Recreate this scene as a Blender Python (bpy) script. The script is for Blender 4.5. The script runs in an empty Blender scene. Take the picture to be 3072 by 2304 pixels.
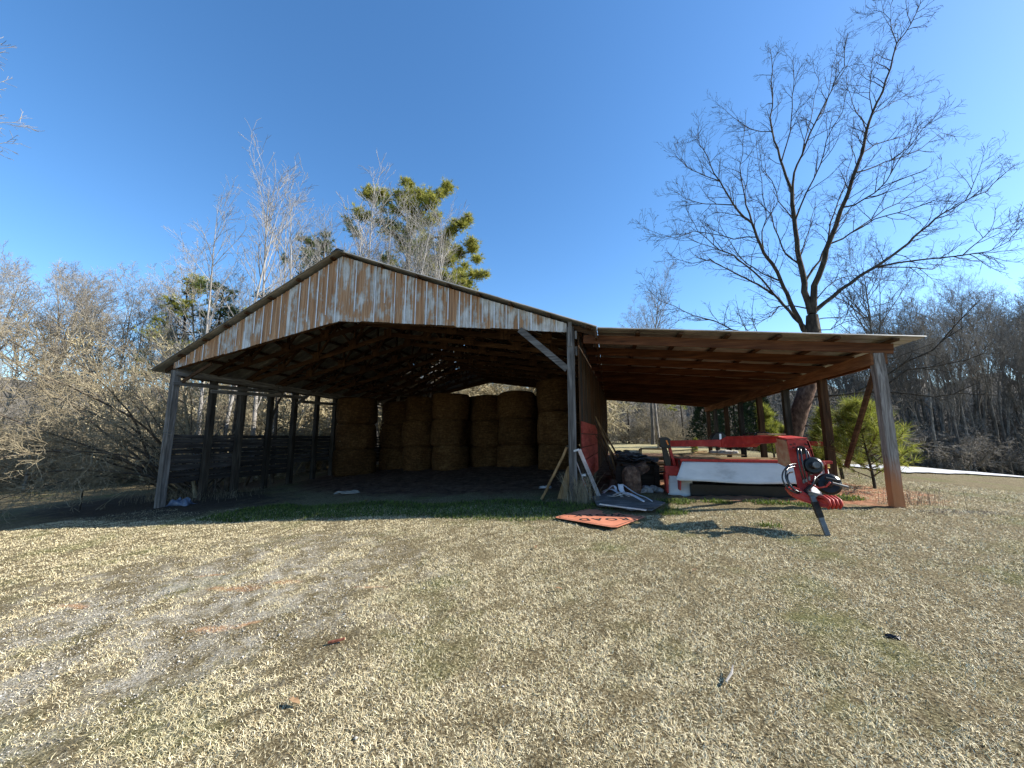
import bpy, math, random
import numpy as np
from mathutils import Vector, Matrix, Quaternion
R = math.radians
scene = bpy.context.scene
C = scene.collection

# ------------------------------------------------------------------ camera, sky, sun, exposure
EYE = 1.6
cam_d = bpy.data.cameras.new('camera'); cam = bpy.data.objects.new('camera', cam_d); C.objects.link(cam)
cam.location = (0, 0, EYE)
cam.rotation_euler = (R(90 + 8.0), 0, R(14.3))
cam_d.sensor_fit = 'HORIZONTAL'; cam_d.sensor_width = 36.0
cam_d.lens = 36.0 * 1154 / 3072
cam_d.clip_start = 0.05; cam_d.clip_end = 3000
scene.camera = cam

SUN = Vector((1.50, 0.36, 1.0)).normalized()
el = math.asin(SUN.z); az = math.atan2(SUN.x, SUN.y)
world = bpy.data.worlds.new('World'); scene.world = world; world.use_nodes = True
wn = world.node_tree.nodes; wl = world.node_tree.links; wn.clear()
sky = wn.new('ShaderNodeTexSky'); sky.sky_type = 'NISHITA'; sky.sun_disc = False
sky.sun_elevation = el; sky.sun_rotation = az
sky.air_density = 1.0; sky.dust_density = 0.4; sky.ozone_density = 3.0; sky.altitude = 200
bg = wn.new('ShaderNodeBackground'); bg.inputs['Strength'].default_value = 0.122
hsv = wn.new('ShaderNodeHueSaturation'); hsv.inputs['Saturation'].default_value = 1.2; wl.new(sky.outputs[0], hsv.inputs['Color'])
wo = wn.new('ShaderNodeOutputWorld'); wl.new(hsv.outputs[0], bg.inputs[0]); wl.new(bg.outputs[0], wo.inputs[0])
sd = bpy.data.lights.new('sun', 'SUN'); sd.energy = 5.0; sd.angle = R(0.5); sd.color = (1.0, 0.94, 0.84)
so = bpy.data.objects.new('sun', sd); C.objects.link(so); so.rotation_euler = (-SUN).to_track_quat('-Z', 'Y').to_euler()
so.location = (20, 0, 30)
scene.view_settings.view_transform = 'Standard'; scene.view_settings.look = 'None'
scene.view_settings.exposure = 1.12; scene.view_settings.gamma = 1.0
scene.render.engine = 'CYCLES'
scene.render.resolution_x = 1024; scene.render.resolution_y = 768
scene.cycles.max_bounces = 6; scene.cycles.diffuse_bounces = 3; scene.cycles.glossy_bounces = 2

# ------------------------------------------------------------------ helpers
def softmin(a, b, k): return b - k * np.logaddexp(0, (b - a) / k)
def G(x, y):
    """height of the ground"""
    x = np.asarray(x, float); y = np.asarray(y, float)
    yy = softmin(y, 22.0, 2.5)
    yy = -softmin(-yy, 4.0, 1.5)
    z = 0.037 * yy
    left = softmin(x, 0.0, 1.2)
    z = z + 0.056 * np.maximum(-softmin(-left, 90.0, 8.0), -90) + 0.035
    right = np.maximum(x, 0)
    z = z + 0.015 * np.minimum(right, 7) - 0.098 * np.logaddexp(0, (np.minimum(right, 55) - 7.0) / 1.5) * 1.5
    z = z + 0.012 * np.sin(1.7 * x + .6 * y) * np.sin(1.1 * y - .5 * x + 1) + 0.008 * np.sin(4.1 * x + 2) * np.sin(3.7 * y + x)
    return z
def g(x, y): return float(G(x, y))

_az = lambda px: None
def tag(o, label=None, cat=None, group=None, kind=None):
    if label: o['label'] = label
    if cat: o['category'] = cat
    if group: o['group'] = group
    if kind: o['kind'] = kind
    return o
ROOTW = {}
def thing(name, label, cat, loc=(0, 0, 0), rz=0, group=None):
    o = bpy.data.objects.new(name, None); C.objects.link(o)
    o.empty_display_size = .2
    o.location = loc; o.rotation_euler = (0, 0, rz)
    ROOTW[o.name] = Vector(loc)
    return tag(o, label, cat, group)
def mesh_np(name, v, faces_list, smooth=False):
    """faces_list: list of int arrays (M,k)"""
    me = bpy.data.meshes.new(name)
    v = np.asarray(v, np.float32)
    me.vertices.add(len(v)); me.vertices.foreach_set('co', v.ravel())
    fl = [np.asarray(f, np.int32) for f in faces_list if len(f)]
    loops = np.concatenate([f.ravel() for f in fl])
    tot = np.concatenate([np.full(len(f), f.shape[1], np.int32) for f in fl])
    start = np.concatenate([[0], np.cumsum(tot)[:-1]]).astype(np.int32)
    me.loops.add(len(loops)); me.loops.foreach_set('vertex_index', loops)
    me.polygons.add(len(tot)); me.polygons.foreach_set('loop_start', start); me.polygons.foreach_set('loop_total', tot)
    if smooth: me.polygons.foreach_set('use_smooth', np.ones(len(tot), bool))
    me.update(calc_edges=True); me.validate()
    return me
def link(name, me, mat, parent=None, local=False):
    o = bpy.data.objects.new(name, me); C.objects.link(o)
    if mat is not None and not me.materials: me.materials.append(mat)
    if parent is not None:
        o.parent = parent
        if not local and parent.name in ROOTW: o.location = -ROOTW[parent.name]
    return o
class MB:
    def __init__(s): s.v = []; s.f = []
    def add(s, vs, fs):
        n = len(s.v); s.v += [tuple(p) for p in vs]; s.f += [tuple(i + n for i in f) for f in fs]; return s
    def box(s, lo, hi):
        x0, y0, z0 = lo; x1, y1, z1 = hi
        return s.add([(x0,y0,z0),(x1,y0,z0),(x1,y1,z0),(x0,y1,z0),(x0,y0,z1),(x1,y0,z1),(x1,y1,z1),(x0,y1,z1)],
              [(0,3,2,1),(4,5,6,7),(0,1,5,4),(1,2,6,5),(2,3,7,6),(3,0,4,7)])
    def beam(s, p0, p1, w, h, up=(0, 0, 1), w1=None, h1=None, n=1, wob=0, rng=None):
        p0 = Vector(p0); p1 = Vector(p1); d = (p1 - p0).normalized(); up = Vector(up)
        if abs(d.dot(up)) > .98: up = Vector((0, 1, 0))
        sd_ = d.cross(up).normalized(); u = sd_.cross(d).normalized()
        w1 = w if w1 is None else w1; h1 = h if h1 is None else h1
        vs = []
        for i in range(n + 1):
            t = i / n; c = p0.lerp(p1, t)
            if wob and 0 < i: c = c + sd_ * rng.uniform(-wob, wob) + u * rng.uniform(-wob, wob)
            a = (w + (w1 - w) * t) / 2; b = (h + (h1 - h) * t) / 2
            vs += [c - sd_*a - u*b, c + sd_*a - u*b, c + sd_*a + u*b, c - sd_*a + u*b]
        fs = [(0, 1, 2, 3), tuple(4*n + k for k in (3, 2, 1, 0))]
        for i in range(n):
            for k in range(4):
                k2 = (k + 1) % 4
                fs.append((4*i + k, 4*i + 4 + k, 4*i + 4 + k2, 4*i + k2))
        return s.add(vs, fs)
    def tube(s, pts, radii, n=8, cap=True):
        pts = [Vector(p) for p in pts]
        if not hasattr(radii, '__len__'): radii = [radii] * len(pts)
        vs = []; ref = None
        for i, p in enumerate(pts):
            t = (pts[min(i+1, len(pts)-1)] - pts[max(i-1, 0)]).normalized()
            if ref is None:
                ref = t.cross(Vector((0, 0, 1)));
                if ref.length < .1: ref = t.cross(Vector((0, 1, 0)))
            ref = (ref - t * ref.dot(t)).normalized(); b = t.cross(ref)
            for k in range(n):
                a = 2*math.pi*k/n; vs.append(p + (ref*math.cos(a) + b*math.sin(a)) * radii[i])
        fs = []
        for i in range(len(pts)-1):
            for k in range(n):
                k2 = (k+1) % n; fs.append((i*n+k, i*n+k2, i*n+n+k2, i*n+n+k))
        if cap: fs.append(tuple(range(n-1, -1, -1))); fs.append(tuple((len(pts)-1)*n + k for k in range(n)))
        return s.add(vs, fs)
    def slab(s, pts, t, nrm=(0, 0, 1)):
        """extrude an ordered polygon by t along nrm"""
        nrm = Vector(nrm).normalized() * t; n = len(pts)
        vs = [Vector(p) for p in pts]; vs += [p + nrm for p in vs]
        fs = [tuple(range(n-1, -1, -1)), tuple(range(n, 2*n))]
        for k in range(n): k2 = (k+1) % n; fs.append((k, k2, n+k2, n+k))
        return s.add(vs, fs)
    def build(s, name, mat, parent=None, smooth=False, bevel=0, local=False):
        me = bpy.data.meshes.new(name); me.from_pydata(s.v, [], s.f)
        if smooth: me.polygons.foreach_set('use_smooth', [True]*len(me.polygons))
        me.update()
        o = link(name, me, mat, parent, local)
        if bevel:
            m = o.modifiers.new('bevel', 'BEVEL'); m.width = bevel; m.segments = 2; m.limit_method = 'ANGLE'
        return o
class Tubes:
    """many tapered twigs, vectorised"""
    def __init__(s): s.d = {}
    def add(s, pts, rad): s.d.setdefault(len(pts), []).append((pts, rad))
    def arrays(s, n=3, rmin=0):
        V = []; F = []; off = 0
        for K, L in s.d.items():
            P = np.array([a for a, _ in L], np.float32); r = np.maximum(np.array([b for _, b in L], np.float32), rmin)
            T = np.empty_like(P); T[:, 1:-1] = P[:, 2:] - P[:, :-2]; T[:, 0] = P[:, 1] - P[:, 0]; T[:, -1] = P[:, -1] - P[:, -2]
            T /= np.linalg.norm(T, axis=2, keepdims=True) + 1e-9
            ref = np.broadcast_to(np.where(np.abs(T[:, :1, 2:3]) > .8, np.array([1., .1, 0]), np.array([.05, .1, 1.])), P.shape)
            U = np.cross(T, ref); U /= np.linalg.norm(U, axis=2, keepdims=True) + 1e-9
            W = np.cross(T, U)
            a = np.arange(n) * 2 * np.pi / n
            X = P[:, :, None] + r[:, :, None, None] * (U[:, :, None] * np.cos(a)[None, None, :, None] + W[:, :, None] * np.sin(a)[None, None, :, None])
            N = len(L); V.append(X.reshape(-1, 3))
            base = off + (np.arange(N)[:, None, None] * K + np.arange(K-1)[None, :, None]) * n
            k = np.arange(n)[None, None, :]; k2 = (np.arange(n) + 1) % n; k2 = k2[None, None, :]
            F.append(np.stack([base + k, base + k2, base + n + k2, base + n + k], -1).reshape(-1, 4))
            off += N * K * n
        if not V: return np.zeros((0, 3)), np.zeros((0, 4), int)
        return np.concatenate(V), np.concatenate(F)
    def mesh(s, name, n=3, rmin=0, smooth=True):
        v, f = s.arrays(n, rmin); return mesh_np(name, v, [f], smooth)

# ------------------------------------------------------------------ materials
class Mat:
    def __init__(s, name, rough=.85, spec=.25, metal=0):
        s.m = bpy.data.materials.new(name); s.m.use_nodes = True
        s.t = s.m.node_tree; s.n = s.t.nodes; s.l = s.t.links
        s.b = s.n['Principled BSDF']; s.b.inputs['Roughness'].default_value = rough
        s.b.inputs['Specular IOR Level'].default_value = spec; s.b.inputs['Metallic'].default_value = metal
        s.geo = s.n.new('ShaderNodeNewGeometry'); s.oi = s.n.new('ShaderNodeObjectInfo'); s.tc = s.n.new('ShaderNodeTexCoord')
    def coord(s, kind='world', scale=(1, 1, 1), addrand=False):
        mp = s.n.new('ShaderNodeMapping'); mp.inputs['Scale'].default_value = scale
        s.l.new(s.geo.outputs['Position'] if kind == 'world' else s.tc.outputs['Object'], mp.inputs[0])
        if addrand:
            sc = s.n.new('ShaderNodeVectorMath'); sc.operation = 'SCALE'; sc.inputs[0].default_value = (37, 61, 23)
            s.l.new(s.oi.outputs['Random'], sc.inputs['Scale']); s.l.new(sc.outputs[0], mp.inputs['Location'])
        return mp.outputs[0]
    def noise(s, vec, scale=5, detail=4, rough=.6, dist=0):
        n = s.n.new('ShaderNodeTexNoise'); n.inputs['Scale'].default_value = scale; n.inputs['Detail'].default_value = detail
        n.inputs['Roughness'].default_value = rough; n.inputs['Distortion'].default_value = dist
        s.l.new(vec, n.inputs['Vector']); return n.outputs['Fac']
    def ramp(s, fac, stops, interp='LINEAR'):
        r = s.n.new('ShaderNodeValToRGB'); e = r.color_ramp.elements; r.color_ramp.interpolation = interp
        while len(e) < len(stops): e.new(.5)
        for i, (p, c) in enumerate(stops):
            e[i].position = p; e[i].color = (*c, 1) if hasattr(c, '__len__') else (c, c, c, 1)
        s.l.new(fac, r.inputs[0]); return r.outputs[0]
    def mix(s, fac, a, b, mode='MIX'):
        m = s.n.new('ShaderNodeMix'); m.data_type = 'RGBA'; m.blend_type = mode
        for sock, val in ((m.inputs[0], fac), (m.inputs[6], a), (m.inputs[7], b)):
            if isinstance(val, bpy.types.NodeSocket): s.l.new(val, sock)
            elif hasattr(val, '__len__'): sock.default_value = (*val, 1)
            else: sock.default_value = val
        return m.outputs[2]
    def math(s, op, a, b=0, c=0):
        m = s.n.new('ShaderNodeMath'); m.operation = op
        for i, v in enumerate((a, b, c)):
            if isinstance(v, bpy.types.NodeSocket): s.l.new(v, m.inputs[i])
            else: m.inputs[i].default_value = v
        return m.outputs[0]
    def color(s, c): s.l.new(c, s.b.inputs['Base Color']); return s
    def bump(s, h, strength=.3, dist=.01):
        b = s.n.new('ShaderNodeBump'); b.inputs['Strength'].default_value = strength; b.inputs['Distance'].default_value = dist
        s.l.new(h, b.inputs['Height']); s.l.new(b.outputs[0], s.b.inputs['Normal']); return s
    def vary(s, col, lo=.75, hi=1.2):
        v = s.math('MULTIPLY_ADD', s.oi.outputs['Random'], hi - lo, lo)
        cv = s.n.new('ShaderNodeCombineColor')
        for k in range(3): s.l.new(v, cv.inputs[k])
        return s.mix(1.0, col, cv.outputs[0], 'MULTIPLY')
def noisemat(name, stops, scale=6, stretch=(1, 1, 1), rough=.85, bump=.3, bd=.01, coord='world', detail=5, vary=None, metal=0, spec=.25, fine=None):
    m = Mat(name, rough, spec, metal)
    vec = m.coord(coord, stretch, addrand=(vary is not None)); f = m.noise(vec, scale, detail, .62)
    c = m.ramp(f, stops)
    if fine:
        f2 = m.noise(m.coord(coord, stretch), fine, 3, .7); c = m.mix(.55, c, m.ramp(f2, [(.3, .35), (.7, 1.0)]), 'MULTIPLY')
    if vary: c = m.vary(c, *vary)
    m.color(c)
    if bump: m.bump(f, bump, bd)
    return m.m
def wood(name, stops, axis, rough=.85, vary=(.7, 1.25), coord='world'):
    st = [9, 9, 9]; st[axis] = .55
    m = Mat(name, rough, .2)
    vec = m.coord(coord, tuple(st), addrand=True); f = m.noise(vec, 2.2, 6, .65, .6)
    c = m.ramp(f, stops)
    st2 = [3, 3, 3]; st2[axis] = .9
    f2 = m.noise(m.coord(coord, tuple(st2), True), 1.6, 3, .5)
    c = m.mix(.7, c, m.ramp(f2, [(.3, (.45, .42, .4)), (.62, (1, 1, 1))]), 'MULTIPLY')
    c = m.vary(c, *vary); m.color(c); m.bump(f, .6, .006)
    return m.m
GREYW = [(.25, (.035, .03, .028)), (.5, (.15, .138, .125)), (.75, (.33, .31, .29))]
BRNW = [(.25, (.018, .009, .005)), (.5, (.075, .038, .018)), (.78, (.17, .095, .048))]
W = {}
for ax, nm in enumerate('xyz'):
    W['grey' + nm] = wood('weathered_wood_' + nm, GREYW, ax)
    W['brown' + nm] = wood('stained_wood_' + nm, BRNW, ax)
W['old' + 'z'] = wood('shade_dark_old_wood', [(.25, (.012, .010, .008)), (.5, (.05, .042, .033)), (.8, (.14, .12, .095))], 2)  # old wood ramp darkened to carry the shade under the roofs
W['boards'] = wood('fence_board_wood', [(.25, (.012, .010, .009)), (.5, (.045, .040, .037)), (.8, (.12, .11, .10))], 1)
M_gal = noisemat('galvanised_roof_sheet', [(.3, (.16, .155, .14)), (.6, (.33, .32, .29)), (.8, (.46, .45, .42))], 2.5, (1, 1, 1), .5, .05, metal=.35, spec=.4)
M_red = noisemat('red_machine_paint', [(.3, (.20, .012, .009)), (.55, (.40, .024, .016)), (.8, (.44, .10, .06))], 7, rough=.55, bump=.05, spec=.4)
M_redplank = wood('red_painted_planks', [(.25, (.22, .035, .025)), (.5, (.42, .07, .05)), (.8, (.50, .14, .10))], 1)
M_black = noisemat('black_steel', [(.3, (.006, .006, .006)), (.7, (.018, .018, .019))], 8, rough=.3, bump=.08, spec=.3)
M_dark = noisemat('dark_greasy_steel', [(.3, (.010, .009, .008)), (.7, (.05, .04, .03))], 12, rough=.6, bump=.2)
M_hose = noisemat('hose_rubber', [(.3, (.012, .012, .012)), (.7, (.03, .03, .03))], 8, rough=.25, bump=0, spec=.5)
M_curt = noisemat('white_vinyl_curtain', [(.25, (.36, .36, .36)), (.45, (.54, .545, .55)), (.75, (.64, .645, .65))], 2, (1, 1, 2.5), .6, .15, .02)
M_steel = noisemat('grey_steel', [(.3, (.08, .08, .08)), (.7, (.19, .19, .185))], 8, rough=.45, metal=.5)
M_dirtyred = noisemat('dusty_red_paint', [(.3, (.25, .06, .03)), (.5, (.36, .17, .09)), (.75, (.42, .30, .18))], 7, rough=.7)
M_amber = noisemat('amber_reflector', [(.3, (.8, .2, .03)), (.7, (.9, .3, .05))], 8, rough=.3, bump=0)
M_alu = noisemat('aluminium_frame', [(.3, (.35, .36, .38)), (.7, (.62, .64, .68))], 6, rough=.4, metal=.4)
M_white = noisemat('white_sticker', [(.3, (.7, .7, .7)), (.7, (.85, .85, .85))], 5, rough=.5, bump=0)
M_bark = noisemat('dark_furrowed_bark', [(.3, (.015, .012, .009)), (.5, (.045, .036, .026)), (.75, (.10, .082, .06))], 14, (1, 1, .25), .95, .9, .02, 'world')
M_barkt = noisemat('reddish_brown_trunk_bark', [(.3, (.03, .015, .010)), (.5, (.09, .048, .03)), (.75, (.19, .115, .078))], 12, (1, 1, .5), .95, .9, .03, 'world')
M_barkr = noisemat('backlit_grey_bark', [(.3, (.045, .04, .034)), (.5, (.12, .108, .092)), (.75, (.27, .25, .22))], 6, (1, 1, .4), .95, .5, .02, 'obj', vary=(.6, 1.5))  # bark colour darkened to stand in for backlighting
M_barkl = noisemat('sunlit_pale_bark', [(.3, (.10, .086, .066)), (.5, (.26, .23, .185)), (.75, (.44, .41, .35))], 6, (1, 1, .4), .9, .4, .02, 'obj', vary=(.7, 1.25))  # bark colour lightened to stand in for direct sun
M_twig_w = noisemat('pale_sapling_bark', [(.3, (.17, .155, .14)), (.7, (.38, .365, .34))], 5, (1, 1, .4), .85, .2, .01, 'obj')
M_twig_y = noisemat('buff_shrub_twig', [(.3, (.12, .096, .06)), (.7, (.36, .31, .21))], 5, (1, 1, 1), .9, .2, .01, 'world')
M_twig_k = noisemat('dark_shrub_stem', [(.3, (.03, .025, .02)), (.7, (.13, .105, .08))], 5, (1, 1, 1), .9, .2, .01, 'world')

def leafmat(name, cols, trans=.35, nscale=.6, rough=.6):
    m = Mat(name, rough, .3)
    c = m.ramp(m.geo.outputs['Random Per Island'], cols)
    m.color(c)
    tr = m.n.new('ShaderNodeBsdfTranslucent'); m.l.new(c, tr.inputs[0])
    mx = m.n.new('ShaderNodeMixShader'); mx.inputs[0].default_value = trans
    out = m.n['Material Output']; m.l.new(m.b.outputs[0], mx.inputs[1]); m.l.new(tr.outputs[0], mx.inputs[2]); m.l.new(mx.outputs[0], out.inputs[0])
    return m.m
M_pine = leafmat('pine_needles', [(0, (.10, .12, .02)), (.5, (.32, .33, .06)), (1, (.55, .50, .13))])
M_pined = leafmat('dark_pine_needles', [(0, (.025, .045, .012)), (.6, (.07, .10, .02)), (1, (.16, .18, .05))], .2)  # darker green needle mix
M_pineb = leafmat('young_pine_needles', [(0, (.09, .045, .015)), (.12, (.08, .10, .015)), (.5, (.22, .26, .035)), (1, (.42, .42, .09))], .45)
M_cedar = leafmat('cedar_foliage', [(0, (.010, .022, .010)), (.6, (.025, .045, .018)), (1, (.05, .075, .025))], .12)
M_deadleaf = leafmat('clinging_dead_leaves', [(0, (.22, .16, .07)), (.6, (.38, .32, .16)), (1, (.30, .33, .10))], .35)

# ------------------------------------------------------------------ ground
def ground_mat():
    m = Mat('dormant_lawn_ground', .95, .1)
    p = m.coord('world')
    sep = m.n.new('ShaderNodeSeparateXYZ'); m.l.new(p, sep.inputs[0]); X, Y = sep.outputs[0], sep.outputs[1]
    fine = m.noise(p, 55, 4, .7); med = m.noise(p, 9, 4, .6); low = m.noise(p, .9, 4, .6); mid2 = m.noise(p, 2.3, 5, .65)
    straw = m.ramp(fine, [(.32, (.03, .023, .011)), (.5, (.13, .10, .052)), (.72, (.44, .38, .23))])
    straw = m.mix(m.ramp(med, [(.35, .35), (.6, 0)]), straw, (.08, .06, .03))
    grn = m.ramp(fine, [(.3, (.03, .04, .01)), (.7, (.17, .19, .055))])
    gm = m.ramp(low, [(.53, 0), (.70, .6)])
    col = m.mix(gm, straw, grn)
    # far field: smoother and paler
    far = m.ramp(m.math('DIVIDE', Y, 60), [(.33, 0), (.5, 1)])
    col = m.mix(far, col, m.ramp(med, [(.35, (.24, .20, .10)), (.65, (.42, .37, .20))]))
    def ell(cx, cy, rx, ry, ang=0, soft=.35, dist=.55, src=None):
        dx = m.math('SUBTRACT', X, cx); dy = m.math('SUBTRACT', Y, cy)
        c, s_ = math.cos(ang), math.sin(ang)
        u = m.math('ADD', m.math('MULTIPLY', dx, c / rx), m.math('MULTIPLY', dy, s_ / rx))
        v = m.math('ADD', m.math('MULTIPLY', dx, -s_ / ry), m.math('MULTIPLY', dy, c / ry))
        d = m.math('SQRT', m.math('ADD', m.math('MULTIPLY', u, u), m.math('MULTIPLY', v, v)))
        d = m.math('ADD', d, m.math('MULTIPLY', m.math('SUBTRACT', src or mid2, .5), dist * 4))
        return m.ramp(d, [(max(0, 1 - soft) * .5, 1), (.5, 0)]) if False else m.ramp(m.math('MULTIPLY', d, .5), [((1 - soft) * .5, 1), (.5, 0)])
    # pale gravel showing through the grass on the left
    grav = m.ramp(m.noise(p, 95, 3, .75), [(.36, (.07, .058, .04)), (.5, (.36, .325, .25)), (.60, (.76, .72, .62))])
    gmask = m.math('MULTIPLY', ell(-4.4, 3.3, 2.5, 2.9, .2, .5, .5), m.ramp(m.noise(p, 3.4, 6, .7), [(.44, 0), (.60, .65)]))
    col = m.mix(gmask, col, grav)
    # orange clay
    clay = m.ramp(med, [(.35, (.26, .13, .06)), (.65, (.52, .31, .17))])
    for (cx, cy, rx, ry, a) in ((-4.15, 3.66, .42, .10, .15), (-3.68, 3.86, .25, .07, .1), (-3.4, 2.88, .30, .075, .2), (-3.15, 3.0, .12, .05, .6), (-2.55, 3.85, .25, .05, 0), (-5.6, 3.1, .3, .06, 0), (-4.9, 4.0, .3, .05, .2)):
        col = m.mix(m.math('MULTIPLY', ell(cx, cy, rx, ry, a, .7, .6, m.noise(p, 7, 4, .6)), .75), col, clay)
    # bare soil under the roofs
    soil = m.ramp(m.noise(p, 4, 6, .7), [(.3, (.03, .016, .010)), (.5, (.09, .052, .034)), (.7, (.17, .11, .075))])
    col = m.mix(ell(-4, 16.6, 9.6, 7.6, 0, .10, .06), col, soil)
    col = m.mix(ell(3.6, 10.2, 3.0, 1.9, 0, .25, .2), col, m.ramp(med, [(.3, (.20, .08, .04)), (.7, (.42, .22, .13))]))
    # dark patch right of the last post
    col = m.mix(ell(5.6, 8.3, .9, .22, .2, .5, .5), col, (.05, .04, .03))
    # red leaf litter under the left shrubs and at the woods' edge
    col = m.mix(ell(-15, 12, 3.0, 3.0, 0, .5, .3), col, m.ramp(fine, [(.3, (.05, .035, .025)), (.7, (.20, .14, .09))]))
    col = m.mix(ell(-13.5, 9.2, 5.5, 2.6, -.1, .35, .25), col, m.ramp(fine, [(.35, (.018, .014, .010)), (.6, (.075, .055, .038)), (.75, (.16, .125, .09))]))  # dark leaf litter, deepened in colour for the shade beside the barn
    m.color(col)
    h = m.math('ADD', m.math('MULTIPLY', fine, .5), m.math('MULTIPLY', med, 1.0))
    m.bump(h, .9, .035)
    return m.m
def axis_pts(lo, hi, fine_lo, fine_hi, step, growth=1.12):
    a = list(np.arange(fine_lo, fine_hi + 1e-6, step)); s_ = step
    while a[-1] < hi: s_ *= growth; a.append(a[-1] + s_)
    s_ = step; b = [fine_lo]
    while b[-1] > lo: s_ *= growth; b.append(b[-1] - s_)
    return np.array(b[:0:-1] + a)
gx = axis_pts(-700, 700, -18, 14, .16); gy = axis_pts(-60, 900, -2, 26, .16)
XX, YY = np.meshgrid(gx, gy); ZZ = G(XX, YY)
rngn = np.random.default_rng(5)
nearmask = ((XX > -18) & (XX < 14) & (YY < 26))
ZZ = ZZ + rngn.normal(0, .006, ZZ.shape) * nearmask
inside = (XX > -12.3) & (XX < 4.6) & (YY > 8.2) & (YY < 22)
ZZ = ZZ + inside * rngn.normal(0, .014, ZZ.shape)
ny, nx = XX.shape
idx = np.arange(nx*ny).reshape(ny, nx)
f = np.stack([idx[:-1, :-1], idx[:-1, 1:], idx[1:, 1:], idx[1:, :-1]], -1).reshape(-1, 4)
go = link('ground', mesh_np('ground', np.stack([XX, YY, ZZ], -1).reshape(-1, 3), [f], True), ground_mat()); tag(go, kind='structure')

# gravel drive on the right
M_grav = noisemat('pale_gravel', [(.3, (.30, .30, .30)), (.55, (.50, .50, .51)), (.75, (.66, .66, .67))], 30, bump=.6)
def strip(name, pts, w, mat, dz):
    v = []; P = [Vector((x, y, 0)) for x, y in pts]; fine_ = []
    for a, b in zip(P, P[1:]):
        n = max(1, int((b - a).length / .5)); fine_ += [a.lerp(b, i/n) for i in range(n)]
    fine_.append(P[-1]); K = 9
    for i, p in enumerate(fine_):
        t = (fine_[min(i+1, len(fine_)-1)] - fine_[max(i-1, 0)]).normalized(); s_ = Vector((-t.y, t.x, 0))
        for k in range(K):
            q = p + s_ * (k/(K-1) - .5) * w; v.append((q.x, q.y, g(q.x, q.y) + dz))
    F = [(i*K+k, i*K+k+1, (i+1)*K+k+1, (i+1)*K+k) for i in range(len(fine_)-1) for k in range(K-1)]
    me = bpy.data.meshes.new(name); me.from_pydata(v, [], F); me.update()
    return tag(link(name, me, mat), kind='structure')
strip('gravel_road', [(8.6, 16.2), (13.0, 19.9), (17.5, 23.0), (26, 27.5), (45, 34)], 2.0, M_grav, .05)

# ------------------------------------------------------------------ grass, pebbles
def blades(n, seed, amin, amax, rmin, rmax, ln, wd, lean, mat, name, label, keep=None, pw=1.0, segs=2):
    r_ = np.random.default_rng(seed)
    th = r_.uniform(R(amin), R(amax), n) ; u = r_.uniform(0, 1, n)
    rr = (rmin**pw + u * (rmax**pw - rmin**pw)) ** (1/pw)
    yaw = R(14.3); x = rr * np.sin(th - yaw); y = rr * np.cos(th - yaw)
    if keep is not None: k = keep(x, y, r_); x, y, rr = x[k], y[k], rr[k]
    N = len(x); z = G(x, y)
    a = r_.uniform(0, 2*np.pi, N); L = ln * r_.uniform(.5, 1.5, N) * (1 + .03*rr); Wd = wd * r_.uniform(.6, 1.4, N) * (1 + .17*rr)
    le = np.radians(r_.uniform(lean[0], lean[1], N)); le2 = np.minimum(le + np.radians(r_.uniform(5, 60, N)), R(115))
    dx, dy = np.cos(a), np.sin(a); tw = r_.uniform(-.6, .6, N); px, py = -np.sin(a + tw), np.cos(a + tw)
    z0 = z - .004
    p0 = np.stack([x, y, z0], -1)
    p1 = p0 + np.stack([dx*np.sin(le), dy*np.sin(le), np.cos(le)], -1) * (L*.5)[:, None]
    b2 = a + r_.uniform(-.8, .8, N)
    p2 = p1 + np.stack([np.cos(b2)*np.sin(le2), np.sin(b2)*np.sin(le2), np.cos(le2)], -1) * (L*.5)[:, None]
    p2[:, 2] = np.maximum(p2[:, 2], z + .004)
    s_ = np.stack([px, py, r_.uniform(-.5, .5, N)], -1) * (Wd/2)[:, None]
    V = np.stack([p0 - s_, p0 + s_, p1 + s_, p1 - s_, p2], 1).reshape(-1, 3)
    b = np.arange(N) * 5
    q = np.stack([b, b+1, b+2, b+3], -1); t = np.stack([b+3, b+2, b+4], -1)
    o = link(name, mesh_np(name, V, [q, t]), mat)
    return tag(o, label, 'grass', kind='stuff')
def vnoise(x, y, s_, seed):
    r_ = np.random.default_rng(seed); t = 0
    for k in range(6):
        a = r_.uniform(0, 6.28); f_ = s_ * r_.uniform(.6, 2.2); t = t + np.sin(x*np.cos(a)*f_ + y*np.sin(a)*f_ + r_.uniform(0, 6.28))
    return t / 3.5
def outside(x, y, r_):
    ins = (x > -12.4) & (x < 4.8) & (y > 8.0 + .25*np.sin(2*x))
    sign = (np.abs(x + .22) + np.abs(y - 7.0)) < .84
    junk = (x > -.9) & (x < 1.1) & (y > 7.3) & (y < 8.6)
    gv = ((x + 4.4)/2.4)**2 + ((y - 3.3)/2.7)**2 < 1
    thin = gv & (vnoise(x, y, 3, 7) > -.15) & (r_.uniform(0, 1, len(x)) < .80)
    bare = (vnoise(x, y, 5, 11) > 1.1) & (r_.uniform(0, 1, len(x)) < .5)
    hole = (vnoise(x, y, 26, 15) > .62) & (r_.uniform(0, 1, len(x)) < .8)
    t_ = ((x - 1.57)*.24 - (y - 3.3)*.65)/.48; rd = np.abs((x - 1.57)*.65 + (y - 3.3)*.24)/.693 + .008*np.sin(60*y)
    hole = hole | ((t_ > -.05) & (t_ < 1.6) & (rd < .016) & (r_.uniform(0, 1, len(x)) < .8))
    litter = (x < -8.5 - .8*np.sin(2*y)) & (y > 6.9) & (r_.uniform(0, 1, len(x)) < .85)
    return ~hole & ~litter & ~ins & ~sign & ~junk & ~thin & ~bare
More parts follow.
